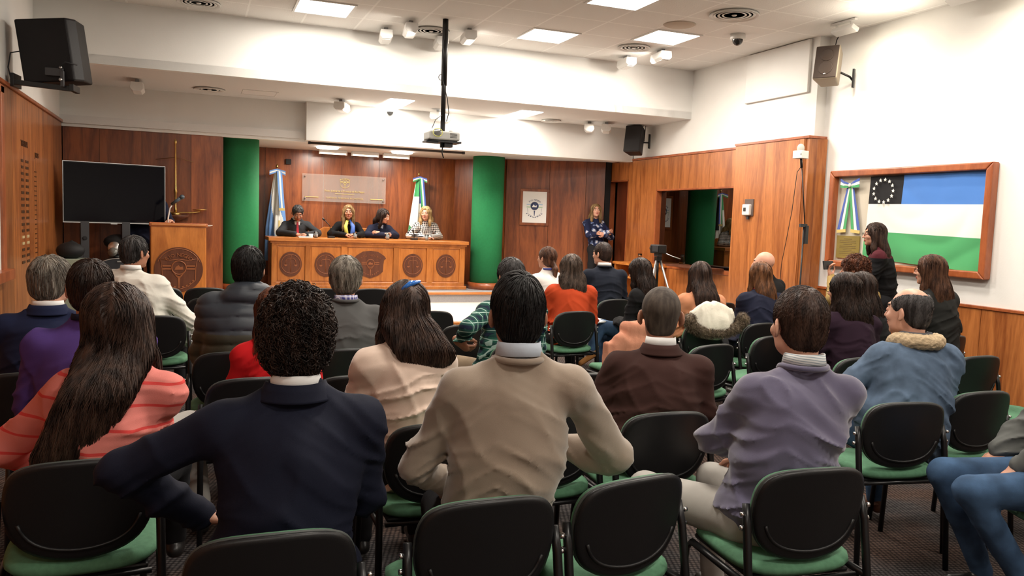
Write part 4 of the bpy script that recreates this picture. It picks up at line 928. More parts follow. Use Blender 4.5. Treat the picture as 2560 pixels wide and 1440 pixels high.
class SDF:
    def __init__(s): s.ops = []; s.disp = None
    def _add(s, fn, lo, hi, k, op): s.ops.append((fn, A(lo), A(hi), k, op)); return s
    def cap(s, a, b_, ra, rb=None, k=.02, op='u', flat=None):
        a, b_ = A(a), A(b_); rb = ra if rb is None else rb; d = b_-a; L2 = float(d@d)+1e-9
        def fn(P):
            q = P-a; t = np.clip((q@d)/L2, 0, 1); return np.linalg.norm(q-t[:, None]*d, axis=1)-(ra+(rb-ra)*t)
        m = max(ra, rb); return s._add(fn, np.minimum(a, b_)-m, np.maximum(a, b_)+m, k, op)
    def ell(s, c, r, R=None, k=.02, op='u'):
        c, r = A(c), A(r); Rm = None if R is None else A(R)
        def fn(P):
            q = P-c
            if Rm is not None: q = q@Rm
            k0 = np.linalg.norm(q/r, axis=1); k1 = np.linalg.norm(q/(r*r), axis=1)+1e-9
            return k0*(k0-1)/k1
        m = r if Rm is None else np.full(3, r.max()); return s._add(fn, c-m, c+m, k, op)
    def box(s, c, h, rr=.005, R=None, k=.0, op='u'):
        c, h = A(c), A(h)-rr; Rm = None if R is None else A(R)
        def fn(P):
            q = P-c
            if Rm is not None: q = q@Rm
            q = np.abs(q)-h; return np.linalg.norm(np.maximum(q, 0), axis=1)+np.minimum(q.max(1), 0)-rr
        m = np.full(3, float(np.linalg.norm(h))+rr) if Rm is not None else h+rr
        return s._add(fn, c-m, c+m, k, op)
    def plane(s, p, n, k=.01, op='x'):
        """op 'x' removes everything on the side n points to"""
        p, n = A(p), A(n); n = n/np.linalg.norm(n)
        return s._add(lambda P: -((P-p)@n), (-9, -9, -9), (9, 9, 9), k, 's')
    @staticmethod
    def comb(d, e, k, op):
        if op == 's': e = -e
        if k <= 0: return np.minimum(d, e) if op == 'u' else np.maximum(d, e)
        h = np.maximum(k-np.abs(d-e), 0)/k
        return np.minimum(d, e)-h*h*k*.25 if op == 'u' else np.maximum(d, e)+h*h*k*.25
    def at(s, P):
        d = np.full(len(P), .3, dtype=np.float32)
        for fn, lo, hi, k, op in s.ops: d = s.comb(d, fn(P), k, op)
        if s.disp is not None: d = d+s.disp(P)
        return d
    def grad(s, P, e=.004):
        g = np.stack([s.at(P+v)-s.at(P-v) for v in (A((e, 0, 0)), A((0, e, 0)), A((0, 0, e)))], 1)
        return g/(np.linalg.norm(g, axis=1)[:, None]+1e-9)
    def mesh(s, h, clip=None):
        us = [o for o in s.ops if o[4] == 'u']
        lo = np.min([o[1] for o in us], 0)-.03; hi = np.max([o[2] for o in us], 0)+.03
        n = np.ceil((hi-lo)/h).astype(int)+2
        D = np.full(n, .3, dtype=np.float32)
        ax = [lo[i]+h*np.arange(n[i], dtype=np.float32) for i in range(3)]
        for fn, a, b_, k, op in s.ops:
            m = k+2*h+.02
            i0 = np.maximum(np.floor((a-m-lo)/h).astype(int), 0); i1 = np.minimum(np.ceil((b_+m-lo)/h).astype(int)+1, n)
            if (i1 <= i0).any(): continue
            sl = tuple(slice(i0[q], i1[q]) for q in range(3)); G = np.meshgrid(*[ax[q][sl[q]] for q in range(3)], indexing='ij')
            P = np.stack([g.ravel() for g in G], 1); sub = D[sl]
            D[sl] = s.comb(sub.ravel(), fn(P).astype(np.float32), k, op).reshape(sub.shape)
        if s.disp is not None:
            idx = np.argwhere(np.abs(D) < .035); P = lo+idx.astype(np.float32)*h
            D[tuple(idx.T)] += s.disp(P.astype(np.float32))
        D[0] = D[-1] = .3; D[:, 0] = D[:, -1] = .3; D[:, :, 0] = D[:, :, -1] = .3
        return surface_net(D, lo, h)
_CO = [(i, j, k) for i in (0, 1) for j in (0, 1) for k in (0, 1)]
_ED = [(a, b_) for a in range(8) for b_ in range(a+1, 8) if sum(abs(_CO[a][q]-_CO[b_][q]) for q in range(3)) == 1]
def surface_net(D, lo, h):
    S = D < 0; c = S[:-1, :-1, :-1].astype(np.int8)*0
    for i, j, k in _CO: c = c+S[i:S.shape[0]-1+i, j:S.shape[1]-1+j, k:S.shape[2]-1+k]
    act = np.argwhere((c > 0) & (c < 8))
    if len(act) == 0: return np.zeros((0, 3)), np.zeros((0, 4), int)
    ids = np.full(c.shape, -1, dtype=np.int64); ids[tuple(act.T)] = np.arange(len(act))
    cv = np.stack([D[act[:, 0]+i, act[:, 1]+j, act[:, 2]+k] for i, j, k in _CO], 1)
    acc = np.zeros((len(act), 3)); cnt = np.zeros(len(act))
    for a, b_ in _ED:
        va, vb = cv[:, a], cv[:, b_]; m = (va < 0) != (vb < 0); t = np.where(m, va/np.where(m, va-vb, 1), 0)
        p = A(_CO[a])+t[:, None]*(A(_CO[b_])-A(_CO[a])); acc[m] += p[m]; cnt[m] += 1
    V = lo+h*(act+acc/cnt[:, None])
    Fs = []
    for ax in range(3):
        o = [q for q in range(3) if q != ax]
        sl0 = [slice(None)]*3; sl1 = [slice(None)]*3; sl0[ax] = slice(0, -1); sl1[ax] = slice(1, None)
        a, b_ = S[tuple(sl0)], S[tuple(sl1)]; E_ = np.argwhere(a != b_)
        E_ = E_[(E_[:, o[0]] > 0) & (E_[:, o[1]] > 0) & (E_[:, o[0]] < S.shape[o[0]]-1) & (E_[:, o[1]] < S.shape[o[1]]-1)]
        inside = a[tuple(E_.T)]
        def cell(du, dv):
            q = E_.copy(); q[:, o[0]] += du; q[:, o[1]] += dv; return ids[tuple(q.T)]
        quad = np.stack([cell(-1, -1), cell(0, -1), cell(0, 0), cell(-1, 0)], 1)
        fl = inside if ax != 1 else ~inside
        quad[~fl] = quad[~fl][:, ::-1]; Fs.append(quad)
    Fq = np.concatenate(Fs); Fq = Fq[(Fq >= 0).all(1)]
    return V, Fq
def np_mesh(name, parts, mats, parent, matfn=None):
    """parts: list of (V,F quads) joined into one mesh"""
    V = np.concatenate([p[0] for p in parts]).astype(np.float32); off = 0; Fs = []
    for v, f in parts: Fs.append(np.asarray(f)+off); off += len(v)
    me = bpy.data.meshes.new(name); me.vertices.add(len(V)); me.vertices.foreach_set('co', V.ravel())
    nl = sum(f.size for f in Fs); nf = sum(len(f) for f in Fs); me.loops.add(nl); me.polygons.add(nf)
    me.loops.foreach_set('vertex_index', np.concatenate([f.ravel() for f in Fs]).astype(np.int32))
    st = []; o = 0
    for f in Fs: st.append(o+np.arange(len(f))*f.shape[1]); o += f.size
    me.polygons.foreach_set('loop_start', np.concatenate(st).astype(np.int32))
    me.polygons.foreach_set('use_smooth', np.ones(nf, dtype=bool))
    if not isinstance(mats, (list, tuple)): mats = [mats]
    for m in mats: me.materials.append(m)
    if matfn is not None:
        cen = np.concatenate([V[f].mean(1) for f in Fs]); me.polygons.foreach_set('material_index', matfn(cen).astype(np.int32))
    me.update(calc_edges=True); me.validate(); ob = bpy.data.objects.new(name, me); C.objects.link(ob)
    if parent: ob.parent = parent
    return ob

# ---------------------------------------------------------------- hair strands that follow a hair volume
def strands(sdf, roots, flow, steps, step, rad, off=(.0, .006), curl=0, curlw=3, wav=0, seed=0, sides=3, stick=1.0, keep=None):
    rn = np.random.RandomState(seed); n = len(roots); p = roots.astype(np.float32).copy()
    o = rn.uniform(off[0], off[1], n).astype(np.float32); path = [p.copy()]; ph = rn.uniform(0, 2*pi, n); ln = rn.uniform(.65, 1.0, n)
    nrm = sdf.grad(p)
    for i in range(steps):
        nrm = sdf.grad(p); d = flow(p, i/steps)+rn.normal(0, .10, (n, 3)).astype(np.float32)
        d = d-nrm*(d*nrm).sum(1)[:, None]*stick; d /= np.linalg.norm(d, axis=1)[:, None]+1e-9
        alive = (i/steps < ln)[:, None]; q = p+d*step*alive
        if stick > 0: q = q-sdf.grad(q)*(sdf.at(q)-o)[:, None]*.8*stick*alive
        p = q.astype(np.float32); path.append(p.copy())
    path = np.stack(path, 1)                                   # n, S, 3
    if keep is not None:
        kk = keep(path); path = path[kk]; n = len(path); ph = ph[kk]
        if n == 0: return np.zeros((0, 3)), np.zeros((0, 4), int)
    S = path.shape[1]
    T = np.gradient(path, axis=1); T /= np.linalg.norm(T, axis=2)[:, :, None]+1e-9
    up = A((0.3, .2, 1)); Bx = np.cross(T, up); Bx /= np.linalg.norm(Bx, axis=2)[:, :, None]+1e-9; N_ = np.cross(Bx, T)
    if curl or wav:
        a = ph[:, None]+np.linspace(0, curlw*2*pi, S)[None]*rn.uniform(.7, 1.3, n)[:, None]; amp = np.linspace(.35, 1, S)[None]*rn.uniform(.5, 1.2, n)[:, None]
        path = path+Bx*(np.cos(a)*amp*(curl or wav))[:, :, None]+N_*(np.sin(a)*amp*curl)[:, :, None]
    prof = np.clip(1.05-np.linspace(0, 1, S)**3, .12, 1)*rad; r = prof[None]*rn.uniform(.6, 1.3, n)[:, None]
    V = np.zeros((n, S, sides, 3), dtype=np.float32)
    for j in range(sides):
        th = 2*pi*j/sides; V[:, :, j] = path+(Bx*cos(th)+N_*sin(th))*r[:, :, None]
    base = np.arange(n)[:, None, None]*(S*sides); i_ = np.arange(S-1)[None, :, None]*sides; j0 = np.arange(sides)[None, None]; j1 = (j0+1) % sides
    F_ = np.stack([base+i_+j0, base+i_+j1, base+i_+sides+j1, base+i_+sides+j0], -1).reshape(-1, 4)
    return V.reshape(-1, 3), F_

# ---------------------------------------------------------------- materials for people
def skin_mat(name, c):
    m = mat(name, c, .48, spec=.4, noise=(14, .06), bump=(160, .0003)); b = m.node_tree.nodes['Principled BSDF']
    b.inputs['Subsurface Weight'].default_value = .12; b.inputs['Subsurface Scale'].default_value = .008; b.inputs['Subsurface Radius'].default_value = (1, .35, .2); return m
SK = {k: skin_mat('skin_'+k, c) for k, c in dict(fair=(.62, .33, .23), light=(.52, .26, .17), tan=(.40, .18, .11), brown=(.30, .13, .08)).items()}
LIPS = mat('lips', (.38, .10, .08), .4)
def hair_mat(name, c, c2=None, rough=.5):
    m = mat(name, c, rough, spec=.32); nt = m.node_tree; b = nt.nodes['Principled BSDF']
    tc = node(nt, 'ShaderNodeTexCoord'); mp = node(nt, 'ShaderNodeMapping'); mp.inputs['Scale'].default_value = (45, 45, 9)
    nz = node(nt, 'ShaderNodeTexNoise'); nz.inputs['Scale'].default_value = 1; nz.inputs['Detail'].default_value = 4
    nt.links.new(tc.outputs['Object'], mp.inputs[0]); nt.links.new(mp.outputs[0], nz.inputs['Vector'])
    ra = node(nt, 'ShaderNodeValToRGB'); e = ra.color_ramp.elements; c2 = c2 or tuple(min(1, x*2.2) for x in c)
    e[0].position = .36; e[0].color = (*[x*.75 for x in c], 1); e[1].position = .70; e[1].color = (*c2, 1)
    nt.links.new(nz.outputs[0], ra.inputs[0]); nt.links.new(ra.outputs[0], b.inputs['Base Color'])
    bp = node(nt, 'ShaderNodeBump'); bp.inputs['Distance'].default_value = .002; nt.links.new(nz.outputs[0], bp.inputs['Height']); nt.links.new(bp.outputs[0], b.inputs['Normal'])
    return m
HM = dict(black=hair_mat('hair_black', (.006, .005, .005), (.014, .012, .012)), dkbrown=hair_mat('hair_dark_brown', (.016, .008, .006), (.044, .023, .016)), midbrown=hair_mat('hair_mid_brown', (.025, .012, .009), (.078, .042, .029)),
          brown=hair_mat('hair_brown', (.050, .020, .011), (.15, .066, .035)), auburn=hair_mat('hair_auburn', (.06, .018, .008), (.18, .055, .022)),
          ash=hair_mat('hair_ash_brown', (.055, .036, .026), (.15, .10, .075)), grey=hair_mat('hair_grey', (.13, .11, .09), (.34, .30, .25)),
          dkgrey=hair_mat('hair_dark_grey', (.024, .021, .021), (.085, .078, .078)), blonde=hair_mat('hair_blonde', (.42, .27, .11), (.75, .55, .28)),
          dkblonde=hair_mat('hair_dark_blonde', (.16, .09, .035), (.42, .27, .12)), buzz=hair_mat('hair_buzz', (.045, .032, .024), (.085, .065, .05), .7))
EYEW = mat('eye_white', (.36, .34, .32), .3); EYED = mat('eye_iris', (.02, .012, .008), .15); BROW = mat('brow_hair', (.03, .016, .01), .7)
def cloth(name, c, b_=(380, .0006), rough=.9, sheen=.0, noise=(9, .06), spec=.2, crease=.010):
    m = mat(name, c, rough, bump=b_, sheen=sheen, noise=noise, spec=spec); creases(m, crease); return m
def creases(m, dist):
    nt = m.node_tree; b = nt.nodes['Principled BSDF']; old = [n for n in nt.nodes if n.type == 'BUMP']
    tc = node(nt, 'ShaderNodeTexCoord'); mp = node(nt, 'ShaderNodeMapping'); mp.inputs['Scale'].default_value = (3.2, 3.2, 8.5); mp.inputs['Rotation'].default_value = (.2, .35, 0)
    nz = node(nt, 'ShaderNodeTexNoise'); nz.noise_type = 'RIDGED_MULTIFRACTAL'; nz.inputs['Scale'].default_value = 1; nz.inputs['Detail'].default_value = 1.5; nz.inputs['Distortion'].default_value = .9
    bp = node(nt, 'ShaderNodeBump'); bp.inputs['Distance'].default_value = dist; bp.inputs['Strength'].default_value = .55
    nt.links.new(tc.outputs['Object'], mp.inputs[0]); nt.links.new(mp.outputs[0], nz.inputs['Vector']); nt.links.new(nz.outputs[0], bp.inputs['Height'])
    if old: nt.links.new(bp.outputs[0], old[0].inputs['Normal'])
    else: nt.links.new(bp.outputs[0], b.inputs['Normal'])

def Rz(a): return Matrix.Rotation(a, 3, 'Z')
def rot_head(yaw, pitch, roll):
    return np.array(Matrix.Rotation(yaw, 3, 'Z') @ Matrix.Rotation(pitch, 3, 'X') @ Matrix.Rotation(roll, 3, 'Y'), dtype=np.float32)
class Frame:
    def __init__(s, o, R, sc=1): s.o = A(o); s.R = A(R); s.sc = sc
    def __call__(s, p): return s.o+s.R@(A(p)*s.sc)
    def inv(s, P): return ((P-s.o)@s.R)/s.sc
def add_head(S, H, female=False, fat=0, nose=1):
    """H: Frame of the head, origin between the ears, y forward, z up"""
    c = lambda *p: H(p); q = H.sc; R = H.R
    S.ell(c(0, -.014, .032), A((.074, .092, .087))*q, R, k=.02)
    S.ell(c(0, .026, -.018), A((.0615+fat, .066, .082))*q, R, k=.025)
    S.ell(c(0, .022, -.066), A((.051+fat*1.4, .060, .040))*q, R, k=.025)
    S.ell(c(0, .072, -.093), A((.018, .016, .014))*q, R, k=.022)
    S.cap(c(-.030, .078, .034), c(.030, .078, .034), .011*q, k=.016)
    for s_ in (-1, 1):
        S.ell(c(s_*.038, .064, -.022), A((.022, .022, .018))*q, R, k=.02)
        S.ell(c(s_*.031, .098, .010), A((.017, .014, .011))*q, R, k=.014, op='s')
        S.ell(c(s_*.031, .081, .009), A((.0125, .0125, .0125))*q, R, k=.004)
    S.cap(c(0, .088, .020), c(0, .110*nose, -.022), .006*q, .011*q, k=.010)
    for s_ in (-1, 1): S.ell(c(s_*.010, .097, -.026), A((.008, .010, .007))*q, R, k=.007)
    S.ell(c(0, .091, -.050), A((.021, .010, .0055))*q, R, k=.005); S.ell(c(0, .090, -.061), A((.018, .010, .006))*q, R, k=.005)
    for s_ in (-1, 1):
        Re = R@np.array(Matrix.Rotation(s_*.60, 3, 'Z') @ Matrix.Rotation(-.18, 3, 'X'), dtype=np.float32)
        S.ell(c(s_*.083, -.014, -.002), A((.008, .0185, .030))*q, Re, k=.008)
        S.ell(c(s_*.091, -.006, .002), A((.005, .011, .019))*q, Re, k=.005, op='s')
        S.ell(c(s_*.080, -.006, -.027), A((.007, .009, .010))*q, Re, k=.006)
def finger_dirs(): return [(-.030, .072, .0085), (-.010, .080, .0088), (.010, .076, .0085), (.029, .062, .0075)]
def add_hand(S, wrist, fwd, pn, side, curl=.5, q=1.0, spread=1.0):
    """palm plus four fingers and a thumb. fwd: direction of the fingers, pn: palm normal (side the fingers curl to)"""
    w_ = A(wrist); f = A(fwd); f /= np.linalg.norm(f); n = A(pn); n = n-f*(n@f); n /= np.linalg.norm(n); x = np.cross(f, n)*side
    R = np.stack([x, f, n], 1)
    S.ell(w_+f*.045*q, A((.040, .052, .015))*q, R, k=.012)
    S.cap(w_-f*.02*q, w_+f*.02*q, .024*q, .025*q, k=.02)
    for i, (ox, ln, r) in enumerate(finger_dirs()):
        b0 = w_+(x*ox*spread+f*.082)*q; L = (ln*.5*q, ln*.32*q, ln*.24*q); d = f.copy(); a = 0; p = b0-f*.012*q; prev = p
        for k_, l in enumerate(L):
            a += curl*(.75 if k_ == 0 else .8); d = f*cos(a)+n*sin(a)+x*ox*.35*spread; d /= np.linalg.norm(d)
            p2 = prev+d*(l+(.012*q if k_ == 0 else 0)); S.cap(prev, p2, (r-.0006*k_)*q, (r-.0006*(k_+1))*q, k=.004); prev = p2
    t0 = w_+(-x*.026+f*.022+n*.006)*q; t1 = t0+(-x*.030+f*.026+n*.012)*q; t2 = t1+(-x*.008+f*.026+n*.010*curl*2)*q; t3 = t2+(f*.020+x*.004+n*.008*curl)*q
    S.cap(t0, t1, .0145*q, .0115*q, k=.012); S.cap(t1, t2, .0112*q, .0100*q, k=.004); S.cap(t2, t3, .0098*q, .0082*q, k=.004)

def hair_short(H, t=.010, top=.012, nape=-.075, front=.055, side=0, bald=None):
    S = SDF(); q = H.sc; R = H.R; c = lambda *p: H(p)
    S.ell(c(0, -.015, .036), A((.077+t, .096+t, .087+top))*q, R)
    S.ell(c(0, -.052, -.028), A((.058+t, .045+t, .055))*q, R, k=.03)
    S.ell(c(0, .098, -.050), A((.13, .072, .112))*q, R, k=.012, op='s')               # face opening
    for s_ in (-1, 1): S.ell(c(s_*.094, -.002, -.016), A((.030, .036, .044))*q, R, k=.01, op='s')
    S.plane(c(0, 0, nape), H.R@A((0, .25, -1)), k=.02)
    if bald: S.ell(c(0, .035, .105), A(bald)*q, R, k=.012, op='s')
    return S
def hair_long(H, kind, N, back=0):
    """kind: dict(len, width, depth, lean=(x,y), vol)"""
    S = SDF(); q = H.sc; R = H.R; c = lambda *p: H(p); v = kind.get('vol', .012); ln = kind['len']; wd = kind.get('w', .085); lx, ly = kind.get('lean', (0, 0))
    S.ell(c(0, -.014, .034), A((.077+v, .096+v, .088+v))*q, R)
    S.ell(c(0, -.038, -.035), A((.078+v, .062+v, .080))*q, R, k=.03)
    top = c(0, -.055, -.06); ys = kind.get('ys', 1.0)
    m = 13; lim = kind.get('lim', .05)
    for i in range(m):
        u = (i+.5)/m; z = top[2]-ln*u; w_ = wd*(1-.25*u*kind.get('taper', 1)); y0 = top[1]-.012; yb = max(y0-lim, min(y0+.02, N(z)-.006)) if N else y0
        y_ = y0+(yb-y0)*min(1, u*ln/.11); S.ell((top[0]+lx*u**1.2, y_+ly*u, z), (w_, .036*(1-.45*u)+.004, ln/m*.6+.030), k=.035)
    if kind.get('front', True):
        for s_ in (-1, 1):
            S.cap(c(s_*.078, .018, .03), c(s_*.078, .020, -.12), .020*q, .016*q, k=.02)
            if 1: fl_ = kind.get('fl', .07); S.cap(c(s_*.078, .020, -.12), c(s_*.082, .015+.035*(fl_ > .1), -.12-fl_), .024*q, .018*q, k=.02)
    S.ell(c(0, .108, -.014), A((.061, .078, .110))*q, R, k=.012, op='s')
    return S
def make_hair(name, H, style, m, parent, near, seed, N, extra=None):
    q = H.sc; fine = .0055 if near else .008; kind = style[0]; opt = style[1] if len(style) > 1 else {}
    rn = np.random.RandomState(seed); cn = H((0, -.045, .12)); G = A((0, 0, -1)); F_ = H.R@A((0, 1, 0)); back_ = -F_
    if kind in ('short', 'crop', 'curly', 'wavy'):
        S = hair_short(H, **{k: v for k, v in opt.items() if k in ('t', 'top', 'nape', 'front', 'bald')})
    elif kind == 'pony':
        S = hair_short(H, t=.009, top=.010, nape=-.085); S.ell(H((0, -.045, -.03)), A((.066, .06, .06))*q, H.R, k=.02)
        a = H((0, -.105, -.02)); b_ = a+A((.0, -.035, -.07)); S.cap(a, b_, .020, .030, k=.015); S.cap(b_, b_+A((.01, .01, -.11)), .032, .014, k=.02)
    else: S = hair_long(H, opt, N)
    if extra: extra(S)
    cr = H((.012, -.05, .118))
    if kind == 'curly': S.disp = lambda P: (vnoise(P*58)-.5)*-.020-(vnoise(P*24)-.5)*.022
    elif kind == 'crop': S.disp = lambda P: (vnoise(P*260)-.5)*-.0018
    else:
        def disp(P):
            loc = H.inv(P); az = np.arctan2(loc[:, 0], -loc[:, 1]+.02); Q = np.stack([az*9+loc[:, 2]*6, loc[:, 2]*3, np.zeros(len(P))], 1)
            return (vnoise(Q)-.5)*-.012*(1 if kind == 'long' else .6)+(vnoise(Q*3.1)-.5)*-.004
        S.disp = disp
    V, Fq = S.mesh(fine); parts = [(V, Fq)]
    nS = opt.get('n', 0 if kind == 'crop' else (1500 if near else 450))
    S2 = SDF(); S2.ops = S.ops
    def keepf(path):
        l = H.inv(path.reshape(-1, 3).astype(np.float32)); e_ = (l-A((0, .112, -.012)))/A((.059, .072, .104)); bad = (e_**2).sum(1) < 1
        if kind in ('short', 'crop', 'wavy', 'curly'):
            l2 = l.copy(); l2[:, 0] = np.abs(l2[:, 0]); e2 = (l2-A((.094, -.002, -.016)))/A((.028, .033, .041)); bad = bad | ((e2**2).sum(1) < 1)
        return ~bad.reshape(path.shape[:2]).any(1)
    if nS and len(V):
        rv = V[rn.randint(0, len(V), nS)].astype(np.float32)
        if kind == 'long' or kind == 'pony':
            hz = H((0, 0, .06))[2]; cand = V[V[:, 2] > hz-.10*(kind == 'long')]; rv = cand[rn.randint(0, len(cand), nS)].astype(np.float32)
            if kind == 'long':
                lw = V[(V[:, 2] <= hz-.1)]; k2 = nS//2
                if len(lw): rv[:k2] = lw[rn.randint(0, len(lw), k2)]
            par = H.R@A((1, 0, 0)); cen = H((opt.get('part', 0), 0, 0))
            if kind == 'long':
                def flow(P, u):
                    sx_ = np.sign((P-cen)@par)[:, None]; topness = np.clip((P[:, 2]-H((0, 0, .06))[2])/.05, 0, 1)[:, None]
                    return G[None]*(1-.3*topness)+par[None]*sx_*topness*1.0+back_[None]*topness*.7+A((opt.get('lean', (0, 0))[0]*1.5, 0, 0))[None]
                tot = opt['len']+.16; st = 14 if near else 9; L = tot/st*opt.get('sl', .75)
                parts.append(strands(S2, rv, flow, st, L, opt.get('rad', .0015) if near else .003, off=(.0, .006), wav=opt.get('wav', .004), curlw=opt.get('cw', 2), seed=seed, keep=keepf))
            else:
                tie = H((0, -.105, -.02))
                flow = lambda P, u: (tie-P)/(np.linalg.norm(tie-P, axis=1)[:, None]+1e-6)
                parts.append(strands(S2, rv, flow, 7, .016, .002 if near else .003, off=(0, .003), seed=seed))
        elif kind == 'curly':
            def flow(P, u): d = P-cr; d /= np.linalg.norm(d, axis=1)[:, None]+1e-6; return d+G[None]*.6+rn.normal(0, .8, P.shape).astype(np.float32)
            parts.append(strands(S2, rv, flow, 12, .0058, .0019, off=(.001, .017), curl=.0098, curlw=1.9, seed=seed))
        else:
            ln = opt.get('sl', .045 if kind == 'short' else .06)
            def flow(P, u): d = P-cr; d /= np.linalg.norm(d, axis=1)[:, None]+1e-6; return d+G[None]*.35+F_[None]*(.25*(P@F_ > H.o@F_+.01))[:, None]
            parts.append(strands(S2, rv, flow, 6, ln/6, (.0017 if kind != 'crop' else .0009) if near else .0026, off=(.0, .006) if kind != 'crop' else (-.001, .0015), wav=.003 if kind == 'wavy' else .0015 if kind != 'crop' else 0, curlw=1, seed=seed, stick=.85, keep=keepf))
    return np_mesh('hair', parts, m, parent)

def fold_fn(amp, seed, S0, waist, kind='knit'):
    zoff = waist[2]-.555
    off = A((seed*3.7, seed*1.3, seed*2.1))
    def f(P):
        wz = np.clip((1.12-P[:, 2]+zoff)/.38, .25, 1)
        side = np.abs(P[:, 0])
        wp = vnoise(P*4+off)*1.6
        u = np.stack([P[:, 0]*2.6, P[:, 1]*2.6, P[:, 2]*15+np.abs(P[:, 0])*(7.0+3*sin(seed))+wp], 1)+off
        r = 1-np.abs(vnoise(u)*2-1); r2 = 1-np.abs(vnoise(u*A((1.6, 1.6, 1.9))+7)*2-1)
        v = np.stack([P[:, 0]*9+P[:, 2]*4, P[:, 1]*9, P[:, 2]*4], 1)+off
        r3 = 1-np.abs(vnoise(v)*2-1)
        mk = np.clip(vnoise(P*A((5, 5, 4))+off+3)*2.2-.5, 0, 1)
        return -(amp*(2.6*(r**5)*mk+.9*(r2**3))*wz+amp*.8*(r3**4))+amp*.6
    return f
def quilt_fn(pitch, seed):
    def f(P):
        ph = (P[:, 2]+.02*np.abs(P[:, 0])*4)/pitch; s_ = np.abs(np.sin(pi*ph)); return -.011*np.sqrt(s_)+.004-.004*(vnoise(P*22+seed)-.5)*2
    return f

PERSON_N = [0]
def person(label, loc, yaw, head, skin='light', hair=None, hairm='brown', top=None, pants=None, shoes=None, female=False, bulk=1.0, sh=None, sc=1.0,
           hy=0, hp=0, hr=0, armL='lap', armR='lap', near=False, near_head=None, collar=None, coat=False, folds=.005, quilt=None, neck_open=.0, hem=.50, ty=0, tilt=0,
           stand=False, legs=None, face=False, fat=0, extras=None, topmats=None, topfn=None, sleeve=1.0, hood=None, lapel=False, seat=.45, group=None, neckr=.054, hairx=None, brow=None, puff=0, neckgap=.0, shz=0, hs=1.0):
    """head = world position of the top of the skull. Local frame: +y is the way the person faces, x to their right."""
    PERSON_N[0] += 1; seed = PERSON_N[0]
    if not stand and seat == .45 and 'grey-purple' not in label: loc = (loc[0], loc[1]+.065, loc[2])
    root = thing('person', label, 'person', loc, yaw, group)
    hl = np.array(Rz(-yaw) @ (Vector(head)-Vector(loc)), dtype=np.float32)
    q = sc*(.95 if female else 1.0)*hs; R = rot_head(hy, hp, hr)
    H = Frame((0, 0, 0), R, q); topv = H((0, -.012, .119)); H.o = hl-topv
    shw = (sh or (.158 if female else .185))-.020; g = .012+puff
    pel = A((0, -.01, seat+.105)) if not stand else A((0, 0, .93*sc))
    nb = H((0, -.030, -.105)); nb = nb+A((0, -.018, -.024))                       # base of the neck
    T = nb+A((0, -.015, -.084+shz)); T[0] = nb[0]*.92
    tx = A((cos(ty)*cos(tilt), sin(ty), sin(tilt))); tx /= np.linalg.norm(tx)
    spine = T-pel; L = np.linalg.norm(spine); up = spine/L; fw = np.cross(up, tx); fw /= np.linalg.norm(fw)
    Rt = np.stack([tx, fw, up], 1)
    Sj = {-1: T-tx*shw, 1: T+tx*shw}
    def spine_pt(u): return pel+spine*u+A((0, -.030*sin(pi*u)*(1 if not stand else .3), 0))
    def torso(S, g, b=bulk):
        hipw = (.172 if female else .165)
        for u, w_, t_, h_ in ((0, hipw, .125, .105), (.25, .140 if female else .150, .110, .12), (.5, .142 if female else .160, .112, .13), (.75, (.150 if female else .172), .108, .13), (.93, .135 if female else .15, .085, .075)):
            p = spine_pt(u); S.ell(p, ((w_*b+g)*shw/.178, t_*b+g, h_+g*.5), Rt, k=.06)
        if female: 
            for s_ in (-1, 1): S.ell(spine_pt(.68)+fw*.085+tx*s_*.07, (.062+g, .055+g, .06+g), Rt, k=.03)
        for s_ in (-1, 1):
            S.cap(spine_pt(.95), Sj[s_]-up*.012, .058*b+g, .052*b+g, k=.04); S.cap(nb+up*.01, Sj[s_]*.72+T*.28+up*.004, .040+g, .034+g, k=.035)
    def arm_pts(s_, spec):
        S0 = Sj[s_]
        if isinstance(spec, dict): E_, W_, hd, pn, cu = A(spec['e']), A(spec['w']), spec.get('f'), spec.get('n', (0, 0, -1)), spec.get('c', .5)
        elif spec == 'lap': E_ = S0+A((s_*.055, .05, -.265)); W_ = A((s_*.075, .27+T[1]*.3, seat+.20)); hd = (-s_*.5, 1, -.25); pn = (0, -.1, -1); cu = .45
        elif spec == 'crossed': E_ = S0+A((s_*.035, .07, -.25)); W_ = T+A((-s_*.05, .22, -.27)); hd = (-s_*1, .15, .1); pn = (0, -1, 0); cu = .5
        elif spec == 'table': E_ = S0+A((s_*.07, .13, -.24)); W_ = A((s_*.05, T[1]+.42, .80)); hd = (-s_*1, .5, 0); pn = (0, 0, -1); cu = .5
        else: E_ = S0+A((s_*.05, -.02, -.28)); W_ = S0+A((s_*.06, .06, -.52)); hd = (0, .1, -1); pn = (-s_, 0, 0); cu = .4
        if hd is None: hd = W_-E_
        return S0, A(E_), A(W_), A(hd), A(pn), cu
    arms = {-1: arm_pts(-1, armL), 1: arm_pts(1, armR)}
    # --- legs
    if legs is None:
        if stand: legs = [((-.095, .01, .50*sc), (-.10, 0, .09)), ((.095, .01, .50*sc), (.10, 0, .09))]
        else: legs = [((-.12, .44, seat+.07), (-.13, .43, .10)), ((.12, .44, seat+.07), (.13, .43, .10))]
    hips = [pel+A((-.09, .02, -.02)), pel+A((.09, .02, -.02))]
    fx = 1.0 if near else 1.5
    # --- body (skin)
    B = SDF(); add_head(B, H, female, fat)
    B.cap(H((0, -.028, -.055)), nb+A((0, .006, .012)), neckr*q, .050, k=.025); B.ell(T+up*.02, (.12*shw/.178, .06, .05), Rt, k=.04)
    parts = [B.mesh(.0048*(1 if near or face else 1.45))]
    core = SDF(); torso(core, -.022)
